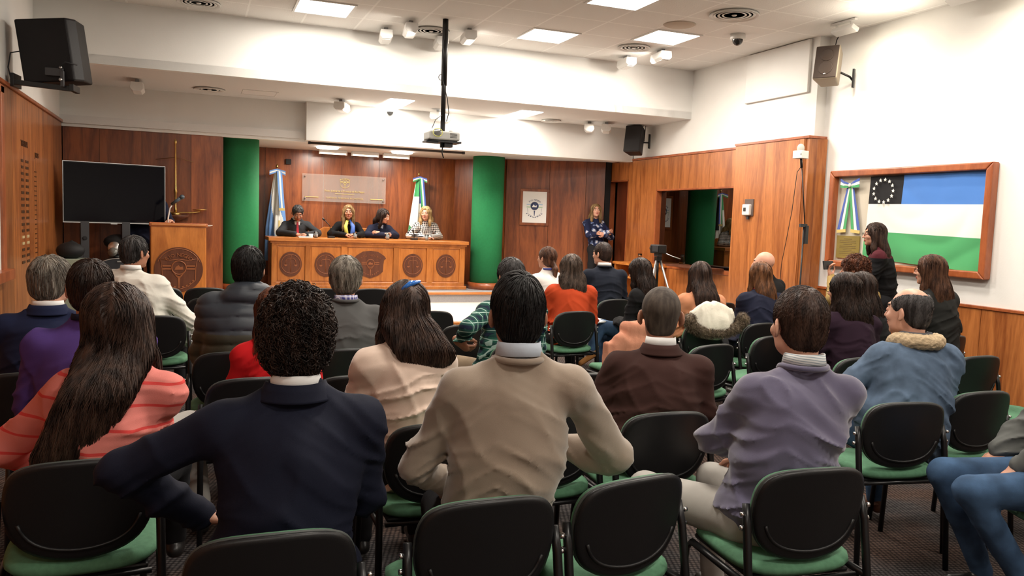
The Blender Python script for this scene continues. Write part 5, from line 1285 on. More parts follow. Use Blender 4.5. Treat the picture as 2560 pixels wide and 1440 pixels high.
    for s_ in (-1, 1):
        S0, E_, W_, hd, pn, cu = arms[s_]; core.cap(S0, E_, .036, .030, k=.03); core.cap(E_, W_, .030, .023, k=.02)
    for i in (0, 1): core.cap(hips[i], legs[i][0], .06, .045, k=.03); core.cap(legs[i][0], legs[i][1], .042, .03, k=.02)
    parts.append(core.mesh(.02))
    for s_ in (-1, 1):
        S0, E_, W_, hd, pn, cu = arms[s_]; Hn = SDF(); hq = q*(.92 if female else 1)
        fw_ = W_-E_; fw_ /= np.linalg.norm(fw_)+1e-6
        Hn.cap(W_-fw_*(.02+.16*(1-sleeve)), W_, .030*hq+.006*(1-sleeve), .025*hq, k=.01); add_hand(Hn, W_, hd, pn, s_, cu, hq); parts.append(Hn.mesh(.0042 if (near or face) else .0055))
    inv = H.inv
    def bm_(cen):
        l = inv(cen); lip = (np.abs(l[:, 2]+.0555) < .0095) & (np.abs(l[:, 0]) < .023) & (l[:, 1] > .088)
        br = (np.abs(l[:, 2]-.034-.10*np.abs(l[:, 0])*0) < .0042) & (np.abs(np.abs(l[:, 0])-.029) < .016) & (l[:, 1] > .066); return np.where(lip, 1, np.where(br, 2, 0))
    body = np_mesh('body', parts, [SK[skin], LIPS, BROW if brow is None else brow], root, bm_)
    if face:
        e_ = MB()
        for s_ in (-1, 1):
            c_ = H((s_*.031, .0842, .0095)); e_.ball(c_, (.0117*q, .0117*q, .0104*q), 12); d_ = H.R@A((0, 1, 0)); e_.ball(c_+d_*.0066*q, .0062*q, 10, 1)
        e_.build('eyes', [EYEW, EYED], root)
    # --- top garment
    G_ = SDF(); torso(G_, g)
    for s_ in (-1, 1):
        S0, E_, W_, hd, pn, cu = arms[s_]; fwd_ = (W_-E_); We = E_+fwd_*sleeve
        G_.cap(S0, E_, .050*bulk+g*.9, .040+g, k=.035); G_.cap(E_, We, .040+g, .028+g*.8+(.006 if coat else 0), k=.02)
    if coat: G_.ell(pel+up*.06+A((0, -.01, 0)), (.185*bulk+g, .14*bulk+g, .14), Rt, k=.05)
    if hood:
        G_.ell(nb+A((0, -.085, -.015)), (.145, .070, .078), k=.02)
        for s_ in (-1, 1): G_.cap(nb+A((s_*.09, -.03, .01)), nb+A((s_*.06, .07, -.03)), .038, .03, k=.03)
    nk = nb+A((0, .012, (.062 if collar else .045)-neckgap)); G_.ell(nk, (.060+neck_open, .064+neck_open, .045), k=.012, op='s')
    G_.plane((0, 0, hem-(0 if not stand else 0)), (0, .0, -1), k=.01)
    G_.disp = quilt_fn(quilt, seed) if quilt else fold_fn(folds*(1 if near else 1.1), seed, T, pel)
    hmesh = .0085 if near else (.0115 if not face else .010)
    np_mesh('jacket' if coat else 'top', [G_.mesh(hmesh)], top if isinstance(top, (list, tuple)) else [top], root, topfn)
    # --- trousers
    Tr = SDF(); Tr.ell(pel+A((0, 0, -.01)), (.168*bulk, .128*bulk, .115), k=.04)
    for i in (0, 1):
        kn, an = A(legs[i][0]), A(legs[i][1]); Tr.cap(hips[i], kn, .086*bulk, .062, k=.035); Tr.cap(kn, an, .060, .044, k=.02)
    Tr.disp = lambda P: -.006*(1-np.abs(vnoise(P*A((9, 9, 14))+seed)*2-1))**2+.001
    np_mesh('trousers', [Tr.mesh(.012 if near else .016)], pants or M_['dkpants'], root)
    for i in (0, 1):
        an = A(legs[i][1]); kn = A(legs[i][0]); sd = A(legs[i][2]) if len(legs[i]) > 2 else A((0, 1, 0)); sd = sd/np.linalg.norm(sd)
        up_ = (kn-an); up_ /= np.linalg.norm(up_); dn = -A((0, 0, 1)) if abs(sd[2]) < .3 else -np.cross(np.cross(sd, up_), sd)
        dn = dn/np.linalg.norm(dn); S = SDF(); a0 = an+dn*.035; S.cap(an+dn*.0, an+dn*.03, .040, .038, k=.02); S.cap(a0-sd*.03+dn*.012, a0+sd*.14+dn*.016, .034, .028, k=.02)
        S.plane(a0+dn*.036, dn, k=.004); np_mesh('shoe', [S.mesh(.009)], shoes or M_['shoe'], root)
    # --- collar band
    if collar:
        cm_, ch, cw = collar; P = []; nsg = 40; prof = [(-.004, -.012), (.000, ch*.55), (.0025, ch), (.006, ch+.001), (.009, ch*.55), (.012, ch*.05), (.010, ch*.02), (.006, ch*.4)]
        V = []; 
        for i in range(nsg):
            a = pi/2+.16+(2*pi-.32)*i/(nsg-1); fr_ = max(0, sin(a)); 
            for pr_, pz in prof: V.append(nb+A(((cw+pr_)*cos(a), (cw*1.02+pr_)*sin(a)-.004, (.020+pz*.85-.030*fr_-.004*abs(cos(a))))))
        m_ = len(prof); Fc = [(i*m_+j, (i+1)*m_+j, (i+1)*m_+(j+1) % m_, i*m_+(j+1) % m_) for i in range(nsg-1) for j in range(m_)]+[tuple(range(m_)), tuple((nsg-1)*m_+j for j in range(m_))[::-1]]
        MB().add(V, Fc, smooth=True).build('collar', cm_, root)
    def backy(z):
        if z > T[2]: return T[1]+(nb[1]+.02-T[1])*min(1, (z-T[2])/.10)-.105*bulk-puff
        u = max(0, min(1, (z-pel[2])/(T[2]-pel[2]))); return spine_pt(u)[1]-.118*bulk-g
    if hair: make_hair('hair', H, hair, HM[hairm] if isinstance(hairm, str) else hairm, root, near, seed, backy, hairx)
    ctx = dict(root=root, H=H, nb=nb, T=T, Sj=Sj, arms=arms, Rt=Rt, up=up, tx=tx, fw=fw, pel=pel, legs=legs, spine=spine_pt)
    if extras: extras(ctx)
    return root
def glasses(H, root, m=None):
    g = MB()
    for s_ in (-1, 1):
        g.tube([H((s_*.033+.024*cos(a), .103, .008+.018*sin(a))) for a in np.linspace(0, 2*pi, 20)[:-1]], .0016, 6, closed=True)
        g.tube([H((s_*.057, .101, .012)), H((s_*.078, .05, .014)), H((s_*.080, -.01, .008))], .0016, 6)
    g.tube([H((-.009, .104, .010)), H((.009, .104, .010))], .0016, 6); g.build('glasses', m or BLACKM, root)
M_ = dict(dkpants=cloth('dark_trousers', (.012, .012, .014)), shoe=mat('black_leather', (.012, .011, .011), .35))
# ================================================================ chairs of the audience
CH0 = make_chair('', None); _first = [True]
def chair(x, y, rz, label, group=None):
    """(x, y): top of the backrest"""
    o = Vector((x, y, 0))+Rz(rz) @ Vector((0, .243, 0))
    g = group
    if _first[0]:
        _first[0] = False; t = CH0; t.location = o; t.rotation_euler = (0, 0, rz); t['label'] = label
    else: t = dup(CH0, o, rz, label)
    t['group'] = 'green and black stacking chairs of the audience'; return t
CHAIRS = [
 (.18, 1.92, -.02, 'black-backed chair of the man in the navy suit, cut by the bottom edge'),
 (.77, 2.00, .0, 'black-backed chair of the man in the beige sweater, bottom middle'),
 (1.27, 2.05, .16, 'empty black-backed chair with a beige elbow resting on its top'),
 (1.89, 1.97, -.10, 'black-backed green chair of the man in the grey-purple sweater'),
 (3.64, 2.05, 1.15, 'chair turned sideways under the man in blue jeans, bottom right corner'),
 (-.32, 2.66, .05, 'black-backed chair of the woman in the striped pink sweater, bottom left'),
 (.87, 2.82, -.02, 'black-backed chair of the woman in the cream top'),
 (1.36, 2.86, .0, 'chair hidden behind the man in the beige sweater, only its green seat showing'),
 (1.84, 2.76, -.05, 'black-backed chair of the man in the brown jacket'),
 (3.06, 2.66, -.18, 'black-backed green chair of the man in the denim jacket'),
 (3.68, 2.76, -.02, 'empty turned chair right of the man in the denim jacket'),
 (.26, 3.82, .08, 'chair of the woman in the red top'),
 (.74, 3.78, .0, 'empty chair between the woman in red and the woman in cream'),
 (1.87, 3.60, .0, 'empty chair behind the shoulder of the man in brown, beside the beige sweater'),
 (3.86, 3.72, .05, 'green-edged chair of the woman in the dark purple top'),
 (4.74, 3.61, .0, 'empty chair by the right wall, behind the two turned chairs'),
 (-.42, 3.42, .05, 'chair of the person in the purple sweater at left'),
 (.20, 4.55, -.02, 'chair of the man in the quilted hooded jacket'),
 (.84, 4.55, .0, 'chair of the grey-haired man in the grey sweater'),
 (3.2, 4.33, .18, 'empty green chair just right of the man in the brown jacket'),
 (3.93, 4.62, .2, 'empty green-edged chair left of the head of the man in the grey-purple sweater'),
 (-.70, 4.14, .05, 'chair of the grey-haired man in the navy blazer by the left wall'),
 (1.93, 4.62, .3, 'chair of the man in the green plaid shirt'),
 (4.70, 4.12, .1, 'chair of the second dark-haired woman at the right'),
 (1.87, 5.47, .02, 'empty chair left of the man in the plaid shirt, nearer one of two'),
 (3.14, 5.16, .1, 'chair with a salmon jacket hung over it'),
 (3.86, 5.36, .16, 'chair with a white furry-hooded coat hung over it'),
 (4.34, 5.26, .2, 'chair of the woman in navy with a red collar'),
 (5.45, 4.40, .15, 'chair by the right wall beside the brown-haired woman with glasses'),
 (-.25, 6.19, .05, 'chair of the man in the white shirt'),
 (1.82, 6.31, .0, 'empty chair in front of the pale stage step, just right of the cream woman'),
 (3.10, 6.18, .08, 'chair of the woman in the orange top'),
 (3.84, 5.98, .6, 'chair of the woman in black with blue jeans'),
 (5.28, 6.0, .3, 'chair of the bald man near the wood pier'),
 (.15, 7.42, .0, 'empty chair in the second row, left of the hooded jacket'),
 (4.02, 7.14, .12, 'chair of the man in the navy sweater with a white collar'),
 (3.33, 7.06, .05, 'chair of the woman with a ponytail'),
 (-.30, 8.40, .0, 'empty front-row chair before the lectern'),
 (.12, 8.38, .0, 'empty front-row chair between lectern and green column'),
 (.80, 8.42, .0, 'empty front-row chair right of the hooded jacket'),
 (1.24, 8.32, .0, 'empty front-row chair left of the grey-haired man in the sweater'),
 (1.75, 8.30, .0, 'empty front-row chair right of the grey-haired man in the sweater'),
 (4.95, 3.30, .8, 'pale green seat at the right edge of the picture, upper one'),
 (4.35, 2.70, .7, 'pale green seat at the right edge of the picture, lower one'),
 (5.25, 7.6, .2, 'empty chair top behind the woman in the peach cardigan'),
 (5.05, 6.75, .2, 'empty chair top left of the woman in navy with a red collar'),
]
for a in CHAIRS: chair(*a)

HM['curlbrown'] = hair_mat('hair_curly_brown', (.012, .007, .006), (.050, .028, .020))
# ================================================================ people
KN = lambda n, c, **k: cloth(n, c, (700, .0005), **k)
NAVYS = KN('navy_suit_cloth', (.007, .009, .022), rough=.8); BEIGE = KN('beige_knit', (.30, .235, .18), rough=.95, sheen=.5); GPURP = KN('grey_purple_knit', (.115, .105, .17), sheen=.5)
PINK = pattern('pink_striped_knit', 'stripes', [(.66, .20, .17), (.62, .055, .05)], 13.5, bump=(500, .0006), stripe=.13); CREAM = KN('cream_top', (.66, .51, .42), sheen=.4)
creases(PINK, .010); BROWNS = KN('brown_suit_cloth', (.040, .017, .014)); DENIM = KN('denim_cloth', (.085, .125, .19), noise=(20, .18)); RED = KN('red_knit', (.58, .012, .016))
PURP = KN('purple_knit', (.075, .04, .19)); PUFF1 = cloth('slate_nylon', (.024, .031, .043), (40, .001), rough=.55, sheen=0, spec=.5); PUFF2 = cloth('olive_nylon', (.032, .030, .017), (40, .001), rough=.58, sheen=0, spec=.5)
GSW = KN('grey_knit', (.085, .085, .085)); NAVYB = KN('navy_blazer', (.012, .017, .05)); WSHIRT = cloth('white_shirt', (.68, .66, .60), (50, .001)); PLAID = pattern('green_plaid', 'plaid', [(.02, .10, .07), (.008, .015, .035), (.35, .50, .45)], 17)
ORANGE = KN('orange_knit', (.46, .055, .015)); WHITET = KN('white_top', (.72, .69, .66)); NAVYK = KN('navy_knit', (.010, .013, .022)); BLK = KN('black_cloth_wear', (.007, .007, .008)); PEACH = KN('peach_knit', (.55, .24, .13))
JEANS = KN('blue_jeans', (.048, .095, .18), noise=(10, .35)); PLUM = KN('dark_plum', (.018, .007, .016)); MUST = KN('mustard_knit', (.30, .20, .07)); CHAR = KN('charcoal_suit', (.028, .030, .034)); DKN = KN('dark_navy', (.010, .012, .028))
HOUNDS = pattern('houndstooth', 'hounds', [(.75, .73, .70), (.01, .01, .012)], 32); BLOB = pattern('navy_floral', 'blobs', [(.010, .014, .045), (.10, .14, .26), (.55, .55, .60)], 11)
GTROU = KN('light_grey_trousers', (.42, .40, .37)); KHAKI = KN('khaki_trousers', (.28, .21, .14)); LGTR = KN('grey_trousers', (.22, .22, .22)); SUEDE = cloth('tan_suede', (.42, .19, .06), (200, .001)); SHERPA = mat('sherpa_fleece', (.50, .38, .24), .95, bump=(90, .006), noise=(60, .15))
WCOL = cloth('white_collar', (.75, .75, .74), (200, .0003)); LBCOL = cloth('pale_blue_collar', (.50, .56, .64), (200, .0003)); STRC = pattern('striped_collar', 'stripes', [(.68, .70, .70), (.30, .36, .40)], 120, stripe=.35); PLC = pattern('blue_plaid_collar', 'plaid', [(.45, .45, .60), (.06, .06, .25), (.7, .7, .8)], 40); GREYJ = KN('grey_marl_jacket', (.11, .115, .11))
CHECKRED = mat('checked_collar', (.25, .02, .04), .8)

def suit_collar(m, shirt=None):
    def f(c):
        nb, T, Rt = c['nb'], c['T'], c['Rt']; V = []; n = 40; prof = [(.004, .040), (.009, .041), (.016, .020), (.026, .000), (.029, -.006), (.022, -.008), (.004, .0)]
        for i in range(n):
            a = pi/2+.5+(2*pi-1.0)*i/(n-1); fr_ = max(0, sin(a))
            for r_, z in prof: V.append(nb+A(((.064+r_*(1+.3*abs(cos(a))))*cos(a)*1.05, (.066+r_)*sin(a)-.006, -.012+z-.05*fr_)))
        m_ = len(prof); Fc = [(i*m_+j, (i+1)*m_+j, (i+1)*m_+(j+1) % m_, i*m_+(j+1) % m_) for i in range(n-1) for j in range(m_)]+[tuple(range(m_)), tuple((n-1)*m_+j for j in range(m_))[::-1]]
        MB().add(V, Fc, smooth=True).build('jacket_collar', m, c['root'])
    return f
def both(*fs):
    def f(c):
        for g in fs: g(c)
    return f
def shirt_front(ms, mt=None):
    def f(c):
        mb = MB(); p0 = c['nb']+A((0, .068, -.035)); p1 = c['spine'](.45)+c['fw']*.145
        mb.add([p0+A((-.045, 0, .01)), p0+A((.045, 0, .01)), p1+A((.008, .0, 0)), p1+A((-.008, 0, 0))], [(0, 1, 2, 3)]); o = mb.build('shirt_front', ms, c['root']); s = o.modifiers.new('s', 'SOLIDIFY'); s.thickness = .012
        if mt:
            d = A((0, .012, 0)); t_ = MB(); t_.add([p0+d+A((-.014, 0, .0)), p0+d+A((.014, 0, .0)), p1+d+A((.020, .0, .01)), p1+d+A((0, .0, -.02)), p1+d+A((-.020, .0, .01))], [(0, 1, 2, 3, 4)]); o = t_.build('tie', mt, c['root']); s = o.modifiers.new('s', 'SOLIDIFY'); s.thickness = .01
    return f
def knit_collar(m, rise=.03, w=.066, th=.010):
    def f(c):
        nb = c['nb']; MB().tube([nb+A((w*cos(a), w*1.08*sin(a), rise-.035*max(0, sin(a)))) for a in np.linspace(0, 2*pi, 36)[:-1]], th, 8, closed=True).build('neck_rib', m, c['root'])
    return f

person('man seen from behind in a dark navy suit jacket, curly dark hair, left arm out', (.22, 2.13, 0), -.08, (.265, 2.25, 1.335), 'light', ('curly', dict(t=.012, top=.026, nape=-.105, n=5600)), 'curlbrown', NAVYS,
       bulk=1.06, sh=.195, near=True, coat=True, hy=-.12, armL=dict(e=(-.40, .06, .88), w=(-.22, .22, .68), f=(1, .3, -.3), c=.6), armR=dict(e=(.235, .10, .76), w=(.12, .34, .63), f=(-.5, 1, -.2)), collar=(WCOL, .036, .058),
       extras=suit_collar(NAVYS), hem=.43, folds=0.0088, pants=NAVYS)
person('man seen from behind in a beige sweater with a pale blue collar, black hair', (.86, 2.22, 0), -.22, (.95, 2.32, 1.385), 'tan', ('short', dict(t=.004, top=.020, nape=-.100, n=6000, sl=.06)), 'black', BEIGE,
       bulk=1.0, sh=.195, near=True, hy=.05, armL=dict(e=(-.22, .06, .78), w=(-.08, .32, .62), f=(.5, 1, -.2)), armR=dict(e=(.45, .14, .795), w=(.20, .28, .79), f=(-1, .3, 0), n=(0, 0, -1)),
       collar=(LBCOL, .050, .062), extras=knit_collar(BEIGE, .006, .076), folds=0.0105, hem=.47, pants=M_['dkpants'])
person('man seen from behind in a grey-purple sweater with a striped collar, short dark hair', (1.90, 2.25, 0), -.28, (2.03, 2.27, 1.355), 'fair', ('crop', dict(t=.005, top=.012, nape=-.090, n=9000, sl=.012)), 'midbrown', GPURP,
       bulk=1.06, sh=.19, near=True, hs=1.11, hy=.08, armL=dict(e=(-.145, .13, .79), w=(.04, .30, .70), f=(1, .5, 0)), armR=dict(e=(.26, .10, .76), w=(.10, .34, .64), f=(-.6, 1, -.1)),
       collar=(STRC, .044, .064), extras=knit_collar(GPURP, .008, .080), folds=0.0140, hem=.45, pants=GTROU, shoes=mat('dark_shoes', (.02, .015, .012), .5),
       legs=[((-.34, .34, .53), (-.36, .32, .09)), ((-.02, .46, .53), (.0, .45, .09))])
person('woman seen from behind in a pink striped sweater with long brown hair', (-.37, 2.86, 0), .0, (-.25, 2.96, 1.29), 'light', ('long', dict(len=.36, w=.108, lean=(-.17, -.0), n=5200, wav=.008, cw=2.5, vol=.022, taper=1.6, part=.01, sl=.9, lim=.12)), 'midbrown', PINK,
       female=True, near=True, hs=1.08, bulk=1.08, sh=.165, hy=-.10, hr=-.14, tilt=-.06, armL=dict(e=(-.20, .10, .76), w=(-.08, .32, .62), f=(.5, 1, -.2)), armR=dict(e=(.19, .10, .76), w=(.14, .34, .64), f=(-.3, 1, -.2)), folds=0.0105, hem=.46, neck_open=.02,
       legs=[((-.08, .44, .53), (-.12, .42, .09)), ((.30, .42, .58), (.30, .60, .2))])
person('woman seen from behind in a cream long-sleeved top, brown hair with a blue clip', (.84, 3.06, 0), -.02, (.83, 3.24, 1.285), 'light', ('long', dict(len=.13, w=.092, lean=(.07, .0), n=3800, wav=.006, cw=1.5, vol=.016, taper=.1, sl=.95, lim=.08)), 'midbrown', CREAM,
       female=True, near=True, bulk=1.06, sh=.165, hy=.15, hr=.18, hp=-.25, armL=dict(e=(-.20, .12, .73), w=(-.08, .34, .62), f=(.5, 1, -.2)), armR=dict(e=(.20, .14, .74), w=(.10, .36, .62), f=(-.5, 1, -.2)), folds=0.0123, hem=.46,
       extras=lambda c: (MB().tube([c['H']((-.055, -.090, .075)), c['H']((-.02, -.100, .108)), c['H']((.025, -.085, .128))], [.008, .012, .006], 10).build('hair_clip', mat('blue_clip', (.03, .16, .55), .15), c['root'])))
person('man seen from behind in a brown suit jacket with a shaved head', (1.90, 2.96, 0), -.42, (1.985, 3.12, 1.285), 'tan', ('crop', dict(t=.0015, top=.003, nape=-.075, n=0)), 'buzz', BROWNS,
       bulk=1.04, sh=.20, near=True, hs=1.12, coat=True, hy=-.08, armL=dict(e=(-.25, .06, .74), w=(-.12, .32, .62), f=(.5, 1, -.2)), armR=dict(e=(.25, .06, .74), w=(.12, .32, .62), f=(-.5, 1, -.2)), collar=(WCOL, .050, .060), extras=suit_collar(BROWNS), folds=0.0105, hem=.45)
def sherpa(c):
    nb = c['nb']; S = SDF()
    for i in range(20):
        a = pi*.62+pi*1.76*i/19; p = nb+A((.10*cos(a), .095*sin(a)-.012, .005-.045*max(0, sin(a)))); S.ell(p, (.034, .034, .032), k=.03)
    S.disp = lambda P: (vnoise(P*110)-.5)*-.010; np_mesh('fleece_collar', [S.mesh(.006)], [SHERPA], c['root'])
    knit_collar(mat('grey_hood_rib', (.09, .09, .10), .9), .035, .070, .014)(c)
person('balding man in profile in a blue denim jacket with a fleece collar', (3.29, 2.88, 0), -.30, (3.44, 3.05, 1.29), 'fair', ('crop', dict(t=.004, top=.004, nape=-.070, n=2600, sl=.012, bald=(.064, .125, .070))), 'dkgrey', DENIM,
       bulk=1.12, sh=.195, near=True, coat=True, hs=1.07, hy=.52, armL=dict(e=(-.25, .08, .76), w=(-.10, .32, .64), f=(.5, 1, -.2)), armR=dict(e=(.26, .04, .75), w=(.12, .32, .63), f=(-.5, 1, -.2)), extras=sherpa, folds=0.0140, hem=.44, pants=JEANS, shoes=mat('brown_shoe', (.13, .05, .025), .6),
       legs=[((-.16, .40, .53), (-.16, .12, .11)), ((.12, .43, .53), (.12, .36, .11))], fat=.004)
person('woman in a bright red top, reddish hair with a pale clip', (.36, 4.05, 0), .05, (.385, 4.2, 1.175), 'light', ('long', dict(len=.22, w=.085, lean=(-.05, -.02), n=900, wav=.008, cw=3, vol=.012)), 'auburn', RED,
       female=True, sh=.165, bulk=1.0, folds=0.0088, hem=.48, near=True, extras=lambda c: MB().ball(c['H']((-.012, -.085, .088)), (.009, .006, .010), 8).ball(c['H']((.012, -.085, .088)), (.009, .006, .010), 8).build('hair_clip', mat('cream_clip', (.75, .68, .5), .3), c['root']))
person('person seen from behind in a purple sweater with short brown hair, behind the pink sweater', (-.36, 3.62, 0), .0, (-.40, 3.76, 1.33), 'light', ('short', dict(t=.008, top=.012, n=2600, sl=.05)), 'dkbrown', PURP, bulk=1.10, sh=.20, near=True, hy=-.05, folds=0.0105, hem=.46,
       pants=GTROU, legs=[((-.10, .44, .53), (-.10, .42, .09)), ((.34, .38, .54), (.40, .36, .09))], collar=(DKN, .03, .060))
person('grey-haired man in a navy blazer by the left wood wall', (-.69, 4.36, 0), .0, (-.655, 4.5, 1.30), 'fair', ('short', dict(t=.013, top=.014, nape=-.088, n=2200, sl=.06)), 'grey', NAVYB, bulk=1.05, sh=.19, coat=True, hy=-.45, near=True, collar=(WCOL, .036, .062), extras=suit_collar(NAVYB), folds=0.0088)
def quiltmat(cen): return (cen[:, 2] < .875).astype(int)
person('man seen from behind in a slate and olive quilted jacket with a hood, black hair', (.24, 4.76, 0), .02, (.30, 4.92, 1.34), 'light', ('short', dict(t=.014, top=.022, nape=-.095, n=2600, sl=.06)), 'black', [PUFF1, PUFF2], bulk=1.14, sh=.20, near=True, coat=True, quilt=.075, topfn=quiltmat, hood=True, puff=.02, hy=-.25)
person('grey-haired man seen from behind in a grey sweater with a blue plaid collar', (.85, 4.77, 0), .0, (.865, 4.9, 1.30), 'fair', ('short', dict(t=.014, top=.014, nape=-.10, n=3000, sl=.06)), 'grey', GSW, bulk=1.08, sh=.20, hs=1.07, near=True, hy=-.25, collar=(PLC, .036, .062), extras=knit_collar(GSW, .014, .074), folds=0.0070)
person('man in a white shirt looking right, dark grey hair, before the lectern', (-.32, 6.42, 0), -.25, (-.41, 6.54, 1.345), 'tan', ('short', dict(t=.007, top=.010, nape=-.085, n=1500, sl=.04)), 'dkgrey', WSHIRT, bulk=1.22, sh=.20, near=True, hy=-.55, tilt=-.05, collar=(WCOL, .034, .062), folds=0.0158,
       armR=dict(e=(.30, -.02, .74), w=(.26, .20, .56), f=(.3, .6, -.6), n=(0, -.3, -1), c=.3), pants=M_['dkpants'])
person('man in a green and navy plaid shirt, dark hair, fist on his hip', (1.92, 4.86, 0), .10, (1.99, 5.0, 1.30), 'tan', ('short', dict(t=.010, top=.015, nape=-.095, n=1600)), 'dkgrey', PLAID, bulk=1.12, sh=.20, near=True, folds=0.0140,
       armL=dict(e=(-.30, -.10, .88), w=(-.31, .04, .77), f=(.5, -.4, -.5), n=(1, 0, 0), c=1.1), pants=KHAKI, legs=[((-.20, .44, .55), (-.22, .42, .1)), ((.14, .44, .53), (.14, .42, .1))], sleeve=.7)
person('woman seen from behind in an orange top with long wavy ash-brown hair', (3.13, 6.38, 0), -.25, (3.17, 6.5, 1.262), 'light', ('long', dict(len=.29, w=.112, lean=(.02, -.0), n=2600, wav=.010, cw=4, vol=.02)), 'ash', ORANGE, female=True, sh=.178, bulk=1.16, near=True, folds=0.0105)
person('woman with a brown ponytail in a white top, front rows', (3.32, 7.28, 0), .12, (3.345, 7.4, 1.30), 'light', ('pony', dict(n=700)), 'brown', WHITET, female=True, sh=.165, bulk=1.04, near=True, hy=.3, hp=.1, collar=(mat('blue_collar', (.03, .04, .2), .7), .024, .058), folds=0.0088, armL=dict(e=(-.24, .14, .80), w=(-.20, .30, .98), f=(.3, .2, 1), n=(1, 0, 0)))
person('young man in a navy sweater with a white shirt collar, short dark hair', (4.03, 7.35, 0), -.2, (4.0, 7.46, 1.36), 'light', ('crop', dict(t=.007, top=.012, nape=-.08, n=1600, sl=.015)), 'dkbrown', NAVYK, bulk=1.0, sh=.195, near=True, hy=.62, collar=(WCOL, .036, .062), extras=knit_collar(NAVYK, .008, .076), folds=0.0070)
person('woman in a black jacket and blue jeans with crossed legs and tan ankle boots', (3.90, 6.28, 0), .45, (3.80, 6.38, 1.245), 'light', ('long', dict(len=.22, w=.105, lean=(-.04, -.0), n=1800, wav=.008, cw=3, vol=.018)), 'dkbrown', BLK, female=True, sh=.17, bulk=1.05, near=True, hp=-.15, coat=True, folds=0.0105, pants=JEANS, shoes=SUEDE,
       legs=[((-.02, .45, .50), (-.02, .48, .09)), ((-.17, .40, .60), (-.33, .40, .38), (-.75, .35, -.45))])
person('woman in a peach cardigan with very long straight brown hair', (4.02, 5.58, 0), -.2, (4.01, 5.72, 1.262), 'light', ('long', dict(len=.42, w=.098, lean=(.05, -.0), lim=.09, n=2800, wav=.003, cw=1, vol=.012, taper=.5)), 'midbrown', PEACH, female=True, sh=.165, bulk=1.0, near=True, folds=0.0105)
person('woman in a navy sweater with a red collar and straight light brown hair', (4.46, 5.50, 0), -.15, (4.575, 5.64, 1.272), 'light', ('long', dict(len=.33, w=.078, lean=(.01, -.0), n=2200, wav=.002, cw=1, vol=.010, taper=.2)), hair_mat('hair_light_brown', (.09, .035, .014), (.26, .11, .045)), DKN, female=True, sh=.172, bulk=1.16, near=True, folds=0.0088, extras=knit_collar(mat('red_collar', (.5, .015, .05), .8), .02, .066, .012), hy=.25)
person('bald man in a black jacket beside the wood pier', (5.30, 6.24, 0), .30, (5.20, 6.36, 1.345), 'fair', None, 'buzz', BLK, bulk=1.0, sh=.185, near=True, coat=True, hy=.3, fat=.004)
person('woman in a dark plum top with long dark hair and glasses at the right', (4.0, 3.96, 0), -.15, (4.03, 4.1, 1.285), 'light', ('long', dict(len=.32, w=.105, lean=(.02, -.0), n=2600, wav=.009, cw=3, vol=.016)), 'dkbrown', PLUM, female=True, sh=.17, bulk=1.06, near=True, hy=.5, folds=0.0105, extras=lambda c: glasses(c['H'], c['root']))
person('second woman with long dark brown hair, half hidden beside the one in plum', (4.58, 4.32, 0), .0, (4.51, 4.44, 1.27), 'light', ('long', dict(len=.32, w=.085, lean=(.03, -.0), n=1200, wav=.006, cw=3, vol=.014)), 'dkbrown', BLK, female=True, sh=.165, near=True, hy=.3, folds=0.0088)
person('person with curly reddish hair in a mustard top holding up a phone', (5.20, 4.98, 0), .25, (5.06, 5.06, 1.36), 'light', ('curly', dict(t=.012, top=.018, nape=-.085, n=1600)), 'auburn', MUST, female=True, sh=.175, bulk=1.05, near=True, hy=.3, folds=0.0088,
       armL=dict(e=(-.20, .20, 1.00), w=(.02, .36, 1.17), f=(-.1, .35, 1), n=(.3, -1, 0), c=.75))
person('standing woman in profile with glasses and long straight brown hair, before the framed flag', (6.27, 5.92, 0), .75, (6.15, 5.93, 1.655), 'light', ('long', dict(len=.42, w=.080, lean=(.0, -.0), n=3000, wav=.002, cw=1, vol=.012, taper=.3)), 'midbrown', [BLK, KN('maroon_yoke', (.07, .012, .018))], female=True, sh=.160, stand=True, near=True, hy=.30, armL=dict(e=(-.20, .10, 1.08), w=(-.05, .30, 1.14), f=(.6, .8, .2)), armR=dict(e=(.20, .06, 1.08), w=(.06, .28, 1.12), f=(-.6, .8, .2)),
       topfn=lambda c: (c[:, 2] > 1.33).astype(int), hem=.92, sc=.98, extras=lambda c: glasses(c['H'], c['root']), folds=0.0105)
person('seated woman with glasses, reddish-brown hair and a dark top, by the right wall', (5.38, 4.42, 0), .05, (5.28, 4.52, 1.40), 'fair', ('long', dict(len=.38, w=.092, lean=(.02, -.0), n=2600, wav=.005, cw=2, vol=.018)), 'brown', KN('charcoal_knit', (.018, .018, .017)), female=True, sh=.168, bulk=1.0, near=True, hy=.5, legs=[((-.12, .42, .52), (-.12, .25, .10)), ((.12, .42, .52), (.12, .25, .10))], folds=0.0123, extras=lambda c: glasses(c['H'], c['root']))
person('man in blue jeans and grey jacket at the bottom right corner', (3.42, 2.13, 0), 1.18, (3.49, 2.05, 1.34), 'fair', ('short', dict(n=900)), 'dkbrown', GREYJ, bulk=1.05, sh=.19, near=True, coat=True, pants=JEANS, legs=[((-.12, .46, .53), (-.10, .16, .10)), ((.12, .44, .53), (.12, .24, .10))], folds=0.0105,
       armL=dict(e=(-.22, .10, .80), w=(-.05, .22, .62), f=(.4, .6, -.6)), armR=dict(e=(.24, -.04, .78), w=(.20, .14, .62), f=(-.2, .8, -.5)))
